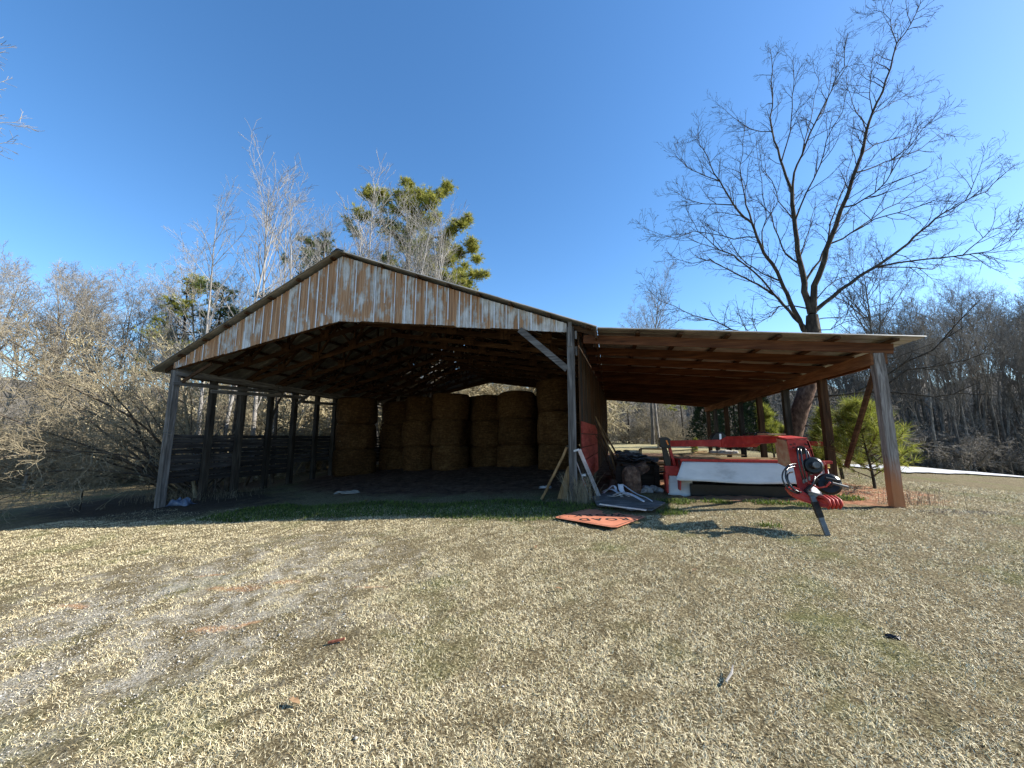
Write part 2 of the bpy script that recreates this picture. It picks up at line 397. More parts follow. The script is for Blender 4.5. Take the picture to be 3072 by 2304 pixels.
def straw_mat():
    m = Mat('straw_grass_blade', .7, .25)
    c = m.ramp(m.geo.outputs['Random Per Island'], [(0, (.10, .065, .03)), (.16, (.36, .28, .15)), (.42, (.64, .54, .325)), (.85, (.86, .77, .53)), (1, (.44, .40, .18))])
    low = m.noise(m.coord('world'), .9, 4, .6); mid = m.noise(m.coord('world'), 2.2, 3, .6)
    gm = m.ramp(m.math('ADD', m.math('MULTIPLY', low, .7), m.math('MULTIPLY', mid, .3)), [(.52, 0), (.70, .5)])
    gr = m.ramp(m.geo.outputs['Random Per Island'], [(0, (.03, .045, .01)), (.5, (.13, .155, .035)), (1, (.40, .37, .15))])
    c = m.mix(gm, c, gr)
    m.color(c); return m.m
M_straw = straw_mat()
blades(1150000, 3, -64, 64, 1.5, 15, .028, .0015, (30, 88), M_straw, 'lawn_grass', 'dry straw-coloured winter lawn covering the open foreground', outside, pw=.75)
M_green = leafmat('fresh_grass_blade', [(0, (.02, .04, .008)), (.5, (.07, .11, .018)), (1, (.20, .25, .05))], .4)
def greens(x, y, r_):
    k = np.zeros(len(x), bool)
    for (cx, cy, rx, ry) in ((1.2, 8.45, .42, .28), (1.95, 8.5, .35, .16), (2.9, 8.5, .6, .2), (3.4, 8.4, .45, .2), (4.4, 9.2, .4, .3), (1.0, 7.5, .3, .3), (2.2, 6.7, .25, .12)):
        d = ((x-cx)/rx)**2 + ((y-cy)/ry)**2; k |= r_.uniform(0, 1, len(x)) < np.clip(.8*(1.0 - d), 0, 1)
    strip_ = (y > 6.9 + .2*np.sin(x)) & (y < 8.5 + .2*np.sin(2*x)) & (x > -9) & (x < 0) & (r_.uniform(0, 1, len(x)) < .30)
    sign = (np.abs(x + .22) + np.abs(y - 7.0)) < .86
    return (k | strip_) & ~(sign & (r_.uniform(0, 1, len(x)) < .97))
blades(420000, 4, -40, 45, 2.3, 12, .055, .004, (3, 45), M_green, 'green_grass', 'short fresh green grass along the barn front and in tufts', greens, pw=1.6)

def pebbles():
    r_ = np.random.default_rng(8); n = 26000
    x = r_.normal(-4.2, 1.5, n); y = r_.normal(3.4, 1.4, n)
    k = (vnoise(x, y, 3, 7) > -.25) & (y > 1.2) & (y < 6.4); x, y = x[k], y[k]; N = len(x)
    s_ = r_.uniform(.003, .007, N) * (1 + 1.0*(r_.uniform(0, 1, N) > .97))
    z = G(x, y) + s_*.35
    base = np.array([(1, 0, 0), (0, 1, 0), (-1, 0, 0), (0, -1, 0), (0, 0, .7), (0, 0, -.7)], float)
    V = base[None] * s_[:, None, None] * r_.uniform(.6, 1.3, (N, 6, 1)); a = r_.uniform(0, 6.28, N); ca, sa = np.cos(a), np.sin(a)
    V = np.stack([V[..., 0]*ca[:, None] - V[..., 1]*sa[:, None], V[..., 0]*sa[:, None] + V[..., 1]*ca[:, None], V[..., 2]], -1)
    V += np.stack([x, y, z], -1)[:, None]
    F = np.array([(0,1,4),(1,2,4),(2,3,4),(3,0,4),(1,0,5),(2,1,5),(3,2,5),(0,3,5)])
    F = (np.arange(N)*6)[:, None, None] + F[None]
    m = Mat('gravel_stone', .85, .2); m.color(m.ramp(m.geo.outputs['Random Per Island'], [(0, (.14, .125, .10)), (.6, (.36, .33, .27)), (1, (.56, .53, .47))]))
    tag(link('gravel', mesh_np('gravel', V.reshape(-1, 3), [F.reshape(-1, 3)]), m.m), 'pale gravel stones scattered through the thin grass at left', 'gravel', kind='stuff')
pebbles()

# ------------------------------------------------------------------ the barn
rng = random.Random(11)
YF, YB = 8.5, 21.7
barn = thing('pole_barn', 'long open pole barn of weathered posts with rusty metal gable and lean-to on its right', 'barn', (-6.9, YF, g(-6.9, YF)))
RIDGE = (-6.9, 6.56); LE = (-13.15, 3.57); RE = (-.22, 3.97); LT = (5.46, 3.37)
def zl(x): return RIDGE[1] + (x - RIDGE[0]) * (RIDGE[1]-LE[1]) / (RIDGE[0]-LE[0])
def zr(x): return RIDGE[1] + (x - RIDGE[0]) * (RE[1]-RIDGE[1]) / (RE[0]-RIDGE[0])
def zt(x): return RE[1] - .03 + (x - RE[0]) * (LT[1]-RE[1]+.03) / (LT[0]-RE[0])
def roofz(x): return zl(x) if x < RIDGE[0] else (zr(x) if x < RE[0] else zt(x))
def ribbed(a, b, y0, y1, lift=0, holes=None, nx_=12, seed=0):
    """ribbed metal sheet sloping from a=(x,z) to b; ribs run down the slope; a thin closed skin"""
    prof = []; y = y0; k = 0; r_ = random.Random(seed)
    while y < y1 - .02:
        big = (k % 3 == 0)
        prof += [(y, 0), (min(y + .07, y1), 0)] if not big else [(y, 0), (y + .018, .022), (y + .05, .022), (y + .068, 0)]
        y += .095; k += 1
    prof.append((y1, 0))
    prof = [p for i, p in enumerate(prof) if i == 0 or p[0] > prof[i-1][0] + 1e-4]
    ax = Vector((b[0]-a[0], 0, b[1]-a[1])); nrm = Vector((-ax.z, 0, ax.x)).normalized()
    if nrm.z < 0: nrm = -nrm
    mb = MB(); n = len(prof); t_ = .004
    for i in range(nx_ + 1):
        base = Vector((a[0], 0, a[1])) + ax * (i/nx_)
        jit = 0
        for (yy, h) in prof:
            p = base + nrm * (h + lift); mb.v.append((p.x, yy, p.z))
    for i in range(nx_):
        for j in range(n-1):
            if holes and holes(a[0] + (b[0]-a[0]) * (i+.5)/nx_, (prof[j][0]+prof[j+1][0])/2, i, j): continue
            mb.f.append((i*n+j, (i+1)*n+j, (i+1)*n+j+1, i*n+j+1))
    return mb
hr = random.Random(4)
def holes(x, y, i, j):
    if not (-10.4 < x < -7.2 and 17.3 < y < 21.5): return False
    return hr.random() < .085 and j % 2 == 0
def solid(o, t=.003):
    m = o.modifiers.new('thickness', 'SOLIDIFY'); m.thickness = t; m.offset = 0
roofs = []
rl = ribbed(LE, RIDGE, YF-.3, 17.0, seed=1, nx_=8).build('roof_sheet', M_gal, barn); solid(rl)
rl2 = ribbed(LE, RIDGE, 17.0, YB+.3, holes=holes, nx_=26, seed=2).build('roof_sheet', M_gal, barn); solid(rl2)
rr_ = ribbed(RIDGE, RE, YF-.3, YB+.3, nx_=8, seed=3).build('roof_sheet', M_gal, barn); solid(rr_)
ltr = ribbed((RE[0]+.01, RE[1]-.03), LT, YF-.3, YB+.3, nx_=8, seed=4).build('lean_to_roof', M_gal, barn); solid(ltr)
mb = MB()
mb.slab([(-7.12, YF-.31, zl(-7.12)+.035), (-6.9, YF-.31, 6.61), (-6.9, YB+.31, 6.61), (-7.12, YB+.31, zl(-7.12)+.035)], .004)
mb.slab([(-6.9, YF-.31, 6.612), (-6.68, YF-.31, zr(-6.68)+.035), (-6.68, YB+.31, zr(-6.68)+.035), (-6.9, YB+.31, 6.612)], .004)
mb.build('ridge_cap', M_gal, barn)

# purlins (their ends show under the front overhang)
def purlin(x, dz=0):
    z = roofz(x) - .045
    sl = .478 if x < -6.9 else (-.39 if x < RE[0] else -.105)
    up = Vector((-sl, 0, 1)).normalized()
    MB().beam((x, YF-.24, z+dz), (x, YB+.2, z+dz), .09, .042, up).build('purlin', W['browny'], barn)
for x in (-12.15, -11.29, -10.56, -9.85, -9.08, -8.18, -7.12): purlin(x)
for x in (-6.72, -5.64, -4.58, -3.72, -2.94, -2.16, -1.27, -.4): purlin(x)
for x in (.63, 1.46, 2.34, 3.22, 4.17, 5.05): purlin(x)
MB().beam((RE[0]-.02, YF-.26, RE[1]-.16), (RE[0]-.02, YB+.1, RE[1]-.16), .04, .16).build('eave_board', W['browny'], barn)

# gable front: vertical ribbed sheets
def siding_mat():
    m = Mat('rust_stained_white_siding', .6, .3)
    p = m.coord('world')
    sep = m.n.new('ShaderNodeSeparateXYZ'); m.l.new(p, sep.inputs[0]); X, Z = sep.outputs[0], sep.outputs[2]
    pid = m.math('FLOOR', m.math('MULTIPLY', X, 1/.295))
    wn_ = m.n.new('ShaderNodeTexWhiteNoise'); wn_.noise_dimensions = '1D'; m.l.new(pid, wn_.inputs['W'])
    pid2 = m.math('FLOOR', m.math('MULTIPLY', X, 1/.885)); wn2 = m.n.new('ShaderNodeTexWhiteNoise'); wn2.noise_dimensions = '1D'; m.l.new(pid2, wn2.inputs['W'])
    st = m.noise(m.coord('world', (9, 1, .75)), 1.5, 5, .6, .3)
    st2 = m.noise(m.coord('world', (26, 1, .5)), 1.2, 4, .65)
    big = m.noise(m.coord('world', (2.2, 1, 1.3)), 1.5, 5, .65)
    r_ = m.math('ADD', m.math('MULTIPLY', wn_.outputs[0], .20), m.math('MULTIPLY', wn2.outputs[0], .16))
    v = m.math('ADD', m.math('ADD', m.math('MULTIPLY', st, .72), m.math('MULTIPLY', big, .95)), r_)
    v = m.math('ADD', v, m.math('MULTIPLY', st2, .28))
    # less rust to the right end
    v = m.math('SUBTRACT', v, m.math('MULTIPLY', m.math('MAXIMUM', m.math('ADD', X, 3.6), 0), .03))
    mask = m.ramp(v, [(.97, 0), (1.06, 1)]) if False else m.ramp(m.math('MULTIPLY', v, .5), [(.535, 0), (.57, 1)])
    white = m.ramp(st2, [(.3, (.42, .41, .39)), (.55, (.66, .65, .63)), (.75, (.80, .79, .77))])
    dirt = m.ramp(m.math('MULTIPLY', v, .5), [(.46, (1, 1, 1)), (.535, (.66, .60, .54))])
    white = m.mix(1, white, dirt, 'MULTIPLY')
    rust = m.ramp(st2, [(.3, (.17, .085, .035)), (.5, (.38, .20, .095)), (.72, (.56, .36, .21))])
    m.color(m.mix(mask, white, rust)); m.bump(st2, .1, .003)
    return m.m
M_side = siding_mat()
def gable_top(x): return (zl(x) if x < -6.9 else zr(x)) - .075
def gable_bot(x):
    if x < -6.85: return 3.63 + (x + 12.5) * (4.67 - 3.63) / 5.65
    return 4.67 + (x + 6.85) * (3.96 - 4.67) / 5.97
mb = MB(); xs = []; x = -12.5; k = 0
prof = []
while x < -.9:
    prof += [(x, 0), (x + .012, -.022), (x + .045, -.022), (x + .057, 0)]
    for q in (.12, .20):
        prof += [(x + q, 0), (x + q + .008, -.006), (x + q + .024, -.006), (x + q + .032, 0)]
    x += .295; k += 1
prof = [p for p in prof if p[0] < -.89] + [(-.88, 0)]
gr_ = random.Random(5); drop = {}
for (x, dy) in prof:
    pid = math.floor(x / .885); d = drop.setdefault(pid, gr_.uniform(-.02, .02))
    mb.v += [(x, YF - .085 + dy, gable_bot(x) + d), (x, YF - .085 + dy, gable_top(x))]
mb.f = [(2*i, 2*i+2, 2*i+3, 2*i+1) for i in range(len(prof)-1)]
gs = mb.build('gable_siding', M_side, barn); solid(gs, .003)
# small batten-like overlap strips, brighter
M_strip = noisemat('bare_white_seam', [(.3, (.50, .51, .53)), (.7, (.78, .79, .82))], 6, (1, 1, .6), .5, .05)
x = -12.32
while x < -1.0:
    w = gr_.uniform(.018, .035)
    t0 = gable_bot(x) + gr_.choice([0, 0, 0, .4, .9]) * (gable_top(x) - gable_bot(x)) * .4
    MB().box((x, YF - .113, t0), (x + w, YF - .109, gable_top(x) - .01)).build('siding_seam', M_strip, gs); x += .295 * gr_.choice([1, 1, 2, 1])
# top trim board under the overhang
for (xa, xb) in ((-12.9, -6.9), (-6.9, -.25)):
    za, zb = roofz(xa+.001)-.11, (6.56-.11 if xb == -6.9 else zr(xb)-.11)
    MB().beam((xa, YF-.03, za), (xb, YF-.03, zb), .04, .10).build('gable_rafter', W['brownx'], barn)
# splice boards at gable bottom, inside
MB().beam((-12.45, YF, gable_bot(-12.45)+.06), (-6.86, YF, 4.73), .04, .13).build('gable_nailer', W['brownx'], barn)
MB().beam((-6.84, YF, 4.73), (-.9, YF, 4.02), .04, .13).build('gable_nailer', W['brownx'], barn)

# trusses: scissor, top chord, bottom chord, webs, gussets
def make_truss(y):
    w = .045; h = .135
    mb = MB()
    L0 = Vector((-12.6, y, 3.62)); Rp = Vector((-.55, y, 3.93)); A = Vector((-6.9, y, 6.56-.17)); Bc = Vector((-6.9, y, 4.97))
    mb.beam((-13.0, y, zl(-13.0)-.17), A, w, .12); mb.beam(A, (-.35, y, zr(-.35)-.17), w, .12)
    mb.beam(L0 + Vector((0, w+.004, 0)), Bc + Vector((0, w+.004, 0)), w, h); mb.beam(Bc + Vector((0, w+.004, 0)), Rp + Vector((0, w+.004, 0)), w, h)
    def top(x): return Vector((x, y, roofz(x) - .17))
    def bot(x): return Vector((x, y, 3.62 + (x+12.6)*(1.35/5.7) if x < -6.9 else 4.97 - (x+6.9)*(1.04/6.35)))
    web = []
    for x in (-11.0, -9.6, -8.2): web += [(bot(x), top(x+.0)), (bot(x), top(x+.85)), (bot(x), top(x-.75))]
    for x in (-5.5, -4.1, -2.6, -1.5): web += [(bot(x), top(x)), (bot(x), top(x-.85)), (bot(x), top(x+.75))]
    web.append((Bc, A))
    off = Vector((0, -w-.003, 0))
    for i, (a, b) in enumerate(web):
        if i % 3 == 0: mb.beam(a + off, b + off, w, .085, (0, 1, 0))
        elif i % 3 == 1: mb.beam(a + off*2.05, b + off*2.05, w, .085, (0, 1, 0))
        else: mb.beam(a + off*3.1, b + off*3.1, w, .085, (0, 1, 0))
    o = mb.build('truss', W['brownx'], barn)
    for x in (-11.0, -9.6, -8.2, -6.9, -5.5, -4.1, -2.6, -1.5):
        c = bot(x); MB().box((x-.13, y-.17, c.z-.10), (x+.13, y-.155, c.z+.15)).build('gusset_plate', W['brownz'], o)
    return o
for i in range(10): make_truss(9.62 + i * 1.29)
# rear gable header
MB().beam((-12.6, YB, 3.72), (-6.9, YB, 4.95), .05, .16).beam((-6.9, YB+.001, 4.95), (-.3, YB+.001, 4.0), .05, .16).build('rear_header', W['brownx'], barn)

rg = MB(); xs_ = [-12.6 + .3*i for i in range(42)]
hb = lambda x: (3.76 + (x+12.6)*(4.99-3.76)/5.7 if x < -6.9 else 4.99 - (x+6.9)*(4.99-4.04)/6.6)
for i, x in enumerate(xs_): rg.v += [(x, YB + .06 + .012*(i % 2), hb(min(x, -.3)) - .04), (x, YB + .06 + .012*(i % 2), roofz(min(x, -.3)) - .03)]
rg.f = [(2*i, 2*i+1, 2*i+3, 2*i+2) for i in range(len(xs_)-1)]
solid(rg.build('rear_gable_siding', M_gal, barn), .004)
# posts
def post(x, y, top, w=.15, d=.15, mat='greyz', lean=(0, 0), name='post', sunk=.15):
    r_ = random.Random(int(x*100 + y*1000))
    z0 = g(x, y) - sunk
    return MB().beam((x + lean[0], y + lean[1], z0), (x, y, top), w*1.04, d*1.04, (0, 1, 0), w, d, n=6, wob=.006, rng=r_).build(name, W[mat], barn)
YL = [8.5, 9.66, 10.72, 11.9, 13.05, 14.3, 15.45, 17.4, 19.5, 21.7]
for i, y in enumerate(YL):
    post(-12.52, y, 3.60, .17 if i % 2 == 0 else .15, .17, 'greyz' if i == 0 else 'oldz')
def clay_post():
    m = Mat('clay_stained_weathered_post', .9, .2)
    f = m.noise(m.coord('world', (9, 9, .7)), 2.0, 6, .65, 1.2)
    c = m.ramp(f, [(.28, (.035, .03, .03)), (.48, (.17, .145, .125)), (.75, (.42, .38, .34))])
    sep = m.n.new('ShaderNodeSeparateXYZ'); m.l.new(m.coord('world'), sep.inputs[0])
    z = m.math('ADD', sep.outputs[2], m.math('MULTIPLY', f, .5))
    c = m.mix(m.ramp(m.math('MULTIPLY', z, .4), [(.40, .92), (.62, 0)]), c, (.42, .17, .07))
    m.color(c); m.bump(f, .6, .008); return m.m
W['rightz'] = clay_post()
YR = [8.5, 10.5, 12.5, 14.5, 16.5, 18.4, 20.2, 21.6]
for i, y in enumerate(YR):
    post(4.86, y, 3.16, .155 if i == 0 else .15, .155 if i == 0 else .15, 'rightz' if i == 0 else ('brownz' if i in (1, 3, 5, 7) else 'oldz'))

post(-.80, 8.42, 4.05, .155, .155, 'greyz')                                    # centre post
for y in (10.7, 12.9, 15.1, 17.3, 19.5, 21.6): post(-.78 + .037*(y-8.6), y, 3.9, .15, .15, 'oldz')
for (x0, x1, z0, z1, yy) in ((-.84, -.76, 3.60, 4.16, 8.325), (-.70, -.655, 3.77, 3.95, 8.36), (-.70, -.655, 3.40, 3.60, 8.37)):
    MB().box((x0, yy, z0), (x1, yy + .035, z1)).build('splice_block', W['greyz'], barn)
# braces
def brace(a, b, w, h, mat): MB().beam(a, b, w, h, (0, 1, 0) if abs(a[0]-b[0]) > .1 else (1, 0, 0)).build('brace', W[mat], barn)
brace((-.88, 8.36, 3.10), (-1.95, 8.36, 4.07), .14, .04, 'greyx')
brace((-12.45, 8.62, 3.25), (-11.35, 8.62, 3.78), .09, .04, 'brownx')
brace((-12.40, 13.05, 3.0), (-12.40, 14.6, 4.1), .11, .045, 'greyy')
brace((4.86, 8.62, 2.85), (4.86, 9.9, 1.0), .11, .045, 'browny')
# eave plates and upper rails of the left side
MB().beam((-12.42, YF-.05, 3.53), (-12.42, YB, 3.53), .045, .19).build('eave_plate', W['greyy'], barn)
MB().beam((-12.63, YF+.1, 3.50), (-12.63, YB, 3.50), .045, .17).build('eave_plate', W['greyy'], barn)
for (ya, yb, z0, z1) in ((8.38, 12.2, 3.20, 3.36), (9.5, 13.4, 3.09, 3.28), (13.3, 17.6, 3.10, 3.22), (17.0, YB, 3.2, 3.3)):
    MB().beam((-12.40, ya, z0), (-12.40, yb, z1), .04, .12).build('rail', W['greyy'], barn)
# plank wall along the left side
wr = random.Random(21)
secs = [(8.55, 10.75), (10.70, 13.1), (13.05, 15.5), (15.45, 18.5), (18.4, 21.8)]
for si, (ya, yb) in enumerate(secs):
    z = 1.70; k = 0
    while z > .30 + .02 * si:
        h = wr.uniform(.11, .175); e = wr.uniform(-.006, .006)
        if k == 7 and si > 1 and wr.random() < .5: break
        x = -12.66 - .028 * (si % 2) - wr.uniform(0, .006)
        MB().beam((x, ya + wr.uniform(-.03, .03), z - h/2 - .012*si*.0 + e), (x, yb + wr.uniform(-.05, .05), z - h/2 - e), .022, h, n=5, wob=.006, rng=wr).build('wall_board', W['boards'], barn)
        z -= h + (wr.uniform(.006, .018) if k < 2 else wr.uniform(.012, .04)); k += 1
# partition between barn and lean-to: vertical boards
px_ = lambda y: -.68 + .037 * (y - 8.6)
y = 8.62; k = 0
while y < 21.5:
    w = wr.uniform(.17, .24); x = px_(y) + .02
    MB().box((x, y, .30 + .036*(y-8.5) + wr.uniform(0, .05)), (x + .022 + wr.uniform(0, .006), y + w - wr.uniform(.004, .022), 4.0 - .008*(y-8.5))).build('partition_board', W['brownz'] if wr.random() < .7 else W['oldz'], barn)
    y += w
MB().beam((px_(8.6)+.075, 8.45, 4.02), (px_(21.6)+.075, 21.6, 3.86), .04, .15).build('ledger', W['browny'], barn)
for i, (za, zb) in enumerate(((1.70, 1.97), (1.40, 1.69), (1.11, 1.39), (.82, 1.10), (.56, .81))):
    MB().beam((px_(8.6)+.065, 8.56, (za+zb)/2), (px_(13.1)+.065, 13.1, (za+zb)/2 + wr.uniform(.01, .04)), .025, zb-za-.01).build('red_board', M_redplank, barn)
# lean-to rafters and beam
W['rafter'] = wood('reddish_rafter_wood', [(.25, (.024, .008, .004)), (.5, (.095, .036, .015)), (.78, (.20, .085, .038))], 0)
W['beam'] = wood('reddish_beam_wood', [(.25, (.08, .028, .012)), (.5, (.22, .095, .04)), (.78, (.34, .17, .08))], 1)
for i in range(12):
    y = 8.5 + i * 1.19
    MB().beam((-.52, y, zt(-.22) - .155), (5.12, y, zt(5.12) - .165), .045, .185).build('rafter', W['rafter'], barn)
MB().beam((4.76, 8.46, 3.065), (4.76, YB, 3.065), .045, .22).build('lean_to_beam', W['beam'], barn)
MB().beam((4.97, 8.46, 3.065), (4.97, YB, 3.065), .045, .22).build('lean_to_beam', W['beam'], barn)

# ------------------------------------------------------------------ hay bales
def hay_mat():
    m = Mat('round_bale_hay', .95, .1)
    v = m.coord('obj', (1, 1, 9), True); f = m.noise(v, 3.2, 5, .7, .2)
    f2 = m.noise(m.coord('obj', (1, 1, 1), True), 12, 5, .75)
    f3 = m.noise(m.coord('obj', (1, 1, 1), True), 1.6, 3, .6)
    s_ = m.math('ADD', m.math('MULTIPLY', f, .5), m.math('MULTIPLY', f2, .5))
    c = m.ramp(s_, [(.32, (.018, .008, .003)), (.5, (.095, .048, .018)), (.68, (.23, .135, .058))])
    c = m.mix(.8, c, m.ramp(f3, [(.3, (.6, .5, .42)), (.65, (1, 1, 1))]), 'MULTIPLY')
    c = m.vary(c, .75, 1.2); m.color(c); m.bump(s_, .9, .03); return m.m
M_hay = hay_mat()
def bale_mesh(seed, Rr=.82, H=1.22):
    r_ = random.Random(seed); NS, NR = 56, 18; vs = []
    ph = [r_.uniform(0, 6.28) for _ in range(6)]
    for j in range(NR + 1):
        t = j / NR; z = t * H
        edge = min(t, 1 - t) * H
        rr = Rr - .09 * max(0, 1 - edge/.13)**2 + .035 * math.sin(math.pi * t)
        for k in range(NS):
            a = 2*math.pi*k/NS
            d = .022*math.sin(3*a + ph[0] + 2*t) + .016*math.sin(7*a + ph[1] - 3*t) + r_.uniform(-.009, .009) + .006*math.sin(60*t + ph[2])
            vs.append(((rr+d)*math.cos(a), (rr+d)*math.sin(a), z + .02*math.sin(2*a + ph[3])))
    fs = [(j*NS+k, j*NS+(k+1) % NS, (j+1)*NS+(k+1) % NS, (j+1)*NS+k) for j in range(NR) for k in range(NS)]
    vs += [(0, 0, 0), (0, 0, H + .02)]; n = len(vs)
    for k in range(NS): fs.append((n-2, (k+1) % NS, k)); fs.append((n-1, NR*NS+k, NR*NS+(k+1) % NS))
    me = bpy.data.meshes.new('hay_bale'); me.from_pydata(vs, [], fs); me.polygons.foreach_set('use_smooth', [True]*len(fs)); me.update(); me.materials.append(M_hay)
    return me
bms = [bale_mesh(i) for i in range(4)]
br = random.Random(9)
stacks = [  # x, y, z0, scale, words
    (-11.45, 15.7, -.12, 1.06, 'of the stack nearest the left plank wall'),
    (-8.95, 17.0, .0, .90, 'of the second stack from the left wall, right of the dark gap'),
    (-7.15, 16.6, .05, .98, 'of the third stack from the left, below the roof holes'),
    (-5.65, 17.5, .0, .96, 'of the fourth stack from the left, under the bright gap'),
    (-4.05, 16.9, .08, 1.0, 'of the fifth stack from the left, second from the partition'),
    (-1.98, 15.2, .10, 1.0, 'of the tall rightmost stack beside the centre post'),
    (-10.75, 18.2, -.1, 1.0, 'of the shadowed stack set back in the dark gap'),
    (-8.2, 18.9, .1, .98, 'of the back-row stack glimpsed right of the second stack'),
    (-6.45, 18.7, .1, .98, 'of the back-row stack glimpsed between the third and fourth stacks'),
    (-4.7, 19.2, .05, .98, 'of the back-row stack glimpsed between the fourth and fifth stacks'),
    (-3.05, 18.4, .05, .98, 'of the back-row stack glimpsed left of the tall rightmost stack'),
]
for si, (x, y, z0, sc, w_) in enumerate(stacks):
    for k, lv in enumerate(('bottom', 'middle', 'top')):
        o = bpy.data.objects.new('round_hay_bale', bms[(si + k) % 4]); C.objects.link(o)
        dz = 1.17
        o.location = (x + br.uniform(-.07, .07), y + br.uniform(-.07, .07), z0 + k * dz * (1.0 if si != 5 else 1.06))
        o.scale = (sc * br.uniform(.95, 1.07), sc * br.uniform(.95, 1.07), 1.0 if si != 5 else 1.06); o.rotation_euler = (br.uniform(-.035, .035), br.uniform(-.035, .035), br.uniform(0, 6.28))
        if si == 5 and k == 2: o.rotation_euler[0] = -.05
        tag(o, '%s bale %s' % (lv, w_), 'hay bale', 'round hay bales stacked three high')

# ------------------------------------------------------------------ mower
def P(*a): return Vector(a)
mw = thing('disc_mower', 'red pull-type disc mower with white curtains parked under the lean-to', 'farm mower', (2.6, 8.8, g(2.6, 8.8)))
def curtain(name, cols, mat, t=.006):
    """cols: list of (top point, bottom point)"""
    vs = []; fs = []; K = 8
    for (a, b) in cols:
        a = Vector(a); b = Vector(b)
        for k in range(K+1): vs.append(a.lerp(b, k/K))
    for i in range(len(cols)-1):
        for k in range(K): fs.append((i*(K+1)+k, (i+1)*(K+1)+k, (i+1)*(K+1)+k+1, i*(K+1)+k+1))
    o = MB().add(vs, fs).build(name, mat, mw, smooth=True); solid(o, t); return o
cols = []
cr = random.Random(3)
N_ = 40
for i in range(N_+1):
    t = i/N_; x = 1.46 + t * 2.25
    yb = 8.93 + .02*math.sin(9*t) + cr.uniform(-.004, .004); zt_ = 1.10
    zb = .70 + .012*math.sin(7*t + 1) - .01*t
    xb = x - (.16 * (1-t)**6)
    cols.append(((x, 9.02, zt_), (xb, yb, zb + (.02 if i == 0 else 0))))
curtain('front_curtain', cols, M_curt)
cols = []
for i in range(13):
    t = i/12; x = 1.20 + t*.42
    cols.append(((1.22 + t*.44, 9.30, .79), (1.17 + t*.60 + .03*math.sin(5*t), 9.26 + .02*math.sin(8*t), .375 - .04*math.sin(3*t) + .02*t)))
curtain('side_curtain', cols, M_curt)
cols = [((3.72 + t*.075*8, 9.0 + .12*t*4, 1.0), (3.75 + t*.075*8, 8.96 + .12*t*4, .47)) for t in [i/8 for i in range(9)]]
curtain('right_curtain', cols, M_curt)
MB().beam((3.70, 8.99, 1.03), (4.35, 9.47, 1.03), .02, .08).build('yellow_trim', noisemat('faded_yellow_trim', [(.3, (.5, .33, .08)), (.7, (.62, .45, .15))], 8), mw)
# deck shell
MB().beam((1.42, 9.05, 1.135), (4.2, 9.05, 1.125), .10, .055).build('top_rail', M_red, mw, bevel=.008)
mb = MB().slab([(1.44, 9.10, 1.10), (4.15, 9.10, 1.10), (4.15, 10.2, 1.12), (1.44, 10.2, 1.12)], .02)
mb.build('deck_cover', M_dirtyred, mw)
MB().slab([(1.40, 9.02, .50), (1.40, 10.15, .50), (1.40, 10.15, 1.15), (1.46, 9.02, 1.15)], .02, (-1, 0, 0)).build('end_plate', M_red, mw)
MB().slab([(4.22, 9.3, .50), (4.22, 10.15, .50), (4.22, 10.15, 1.10), (4.22, 9.3, 1.10)], .02, (1, 0, 0)).build('end_plate', M_red, mw)
MB().beam((1.62, 9.42, .50), (4.15, 9.42, .50), .46, .26).build('cutter_bar', M_black, mw, bevel=.02)  # cutter bar, made black and thick to deepen the shade below the curtain
MB().beam((1.5, 9.62, .66), (4.15, 9.62, .66), .02, .76).build('shade_sheet', M_black, mw)  # added black sheet standing in for the shadow under the deck
MB().beam((1.5, 10.05, .70), (4.1, 10.05, .70), .05, .78).build('rear_panel', M_dark, mw)  # rear panel, drawn lower and darker for the shade under the deck
for i in range(7):
    x = 1.75 + i*.38
    MB().tube([(x, 9.42, .55), (x, 9.42, .60), (x, 9.42, .68)], [.17, .16, .05], 16).build('cutting_disc', M_dark, mw)
for x in (1.9, 3.8):
    wl_ = MB().tube([(x-.11, 10.5, .55+.18), (x-.09, 10.5, .73), (x+.09, 10.5, .73), (x+.11, 10.5, .73)], [.27, .34, .34, .27], 24).build('tyre', M_dark, mw, smooth=False)
    MB().tube([(x-.13, 10.5, .73), (x+.13, 10.5, .73)], .15, 16).build('rim', M_red, wl_)
# left end: arm pivot, strut, bracket
MB().slab([(1.045, 9.2, 1.56), (1.08, 9.2, 1.615), (1.20, 9.2, 1.62), (1.27, 9.2, 1.58), (1.30, 9.2, 1.52), (1.30, 9.2, 1.42), (1.25, 9.2, 1.375), (1.10, 9.2, 1.38), (1.06, 9.2, 1.42)], .30, (0, 1, 0)).build('pivot_housing', M_black, mw, bevel=.01)
MB().slab([(1.175, 9.19, 1.545), (1.20, 9.19, 1.555), (1.235, 9.19, 1.455), (1.21, 9.19, 1.445)], .008, (0, 1, 0)).build('reflector', M_amber, mw)
MB().slab([(1.10, 9.3, 1.39), (1.20, 9.3, 1.39), (1.27, 9.3, 1.08), (1.27, 9.3, .98), (1.16, 9.3, .98), (1.13, 9.3, 1.1)], .10, (0, 1, 0)).build('strut', M_black, mw, bevel=.008)
MB().beam((1.26, 9.38, 1.42), (1.36, 9.4, .95), .05, .06).build('lift_link', M_red, mw)
MB().slab([(1.12, 9.28, .99), (1.38, 9.28, .99), (1.66, 9.28, .84), (1.68, 9.28, .78), (1.20, 9.28, .78), (1.15, 9.28, .82)], .12, (0, 1, 0)).build('bracket', M_red, mw, bevel=.006)
MB().slab([(1.13, 9.24, .82), (1.19, 9.24, .82), (1.185, 9.24, .40), (1.15, 9.24, .42)], .35, (0, 1, 0)).build('skid_arm', M_red, mw)
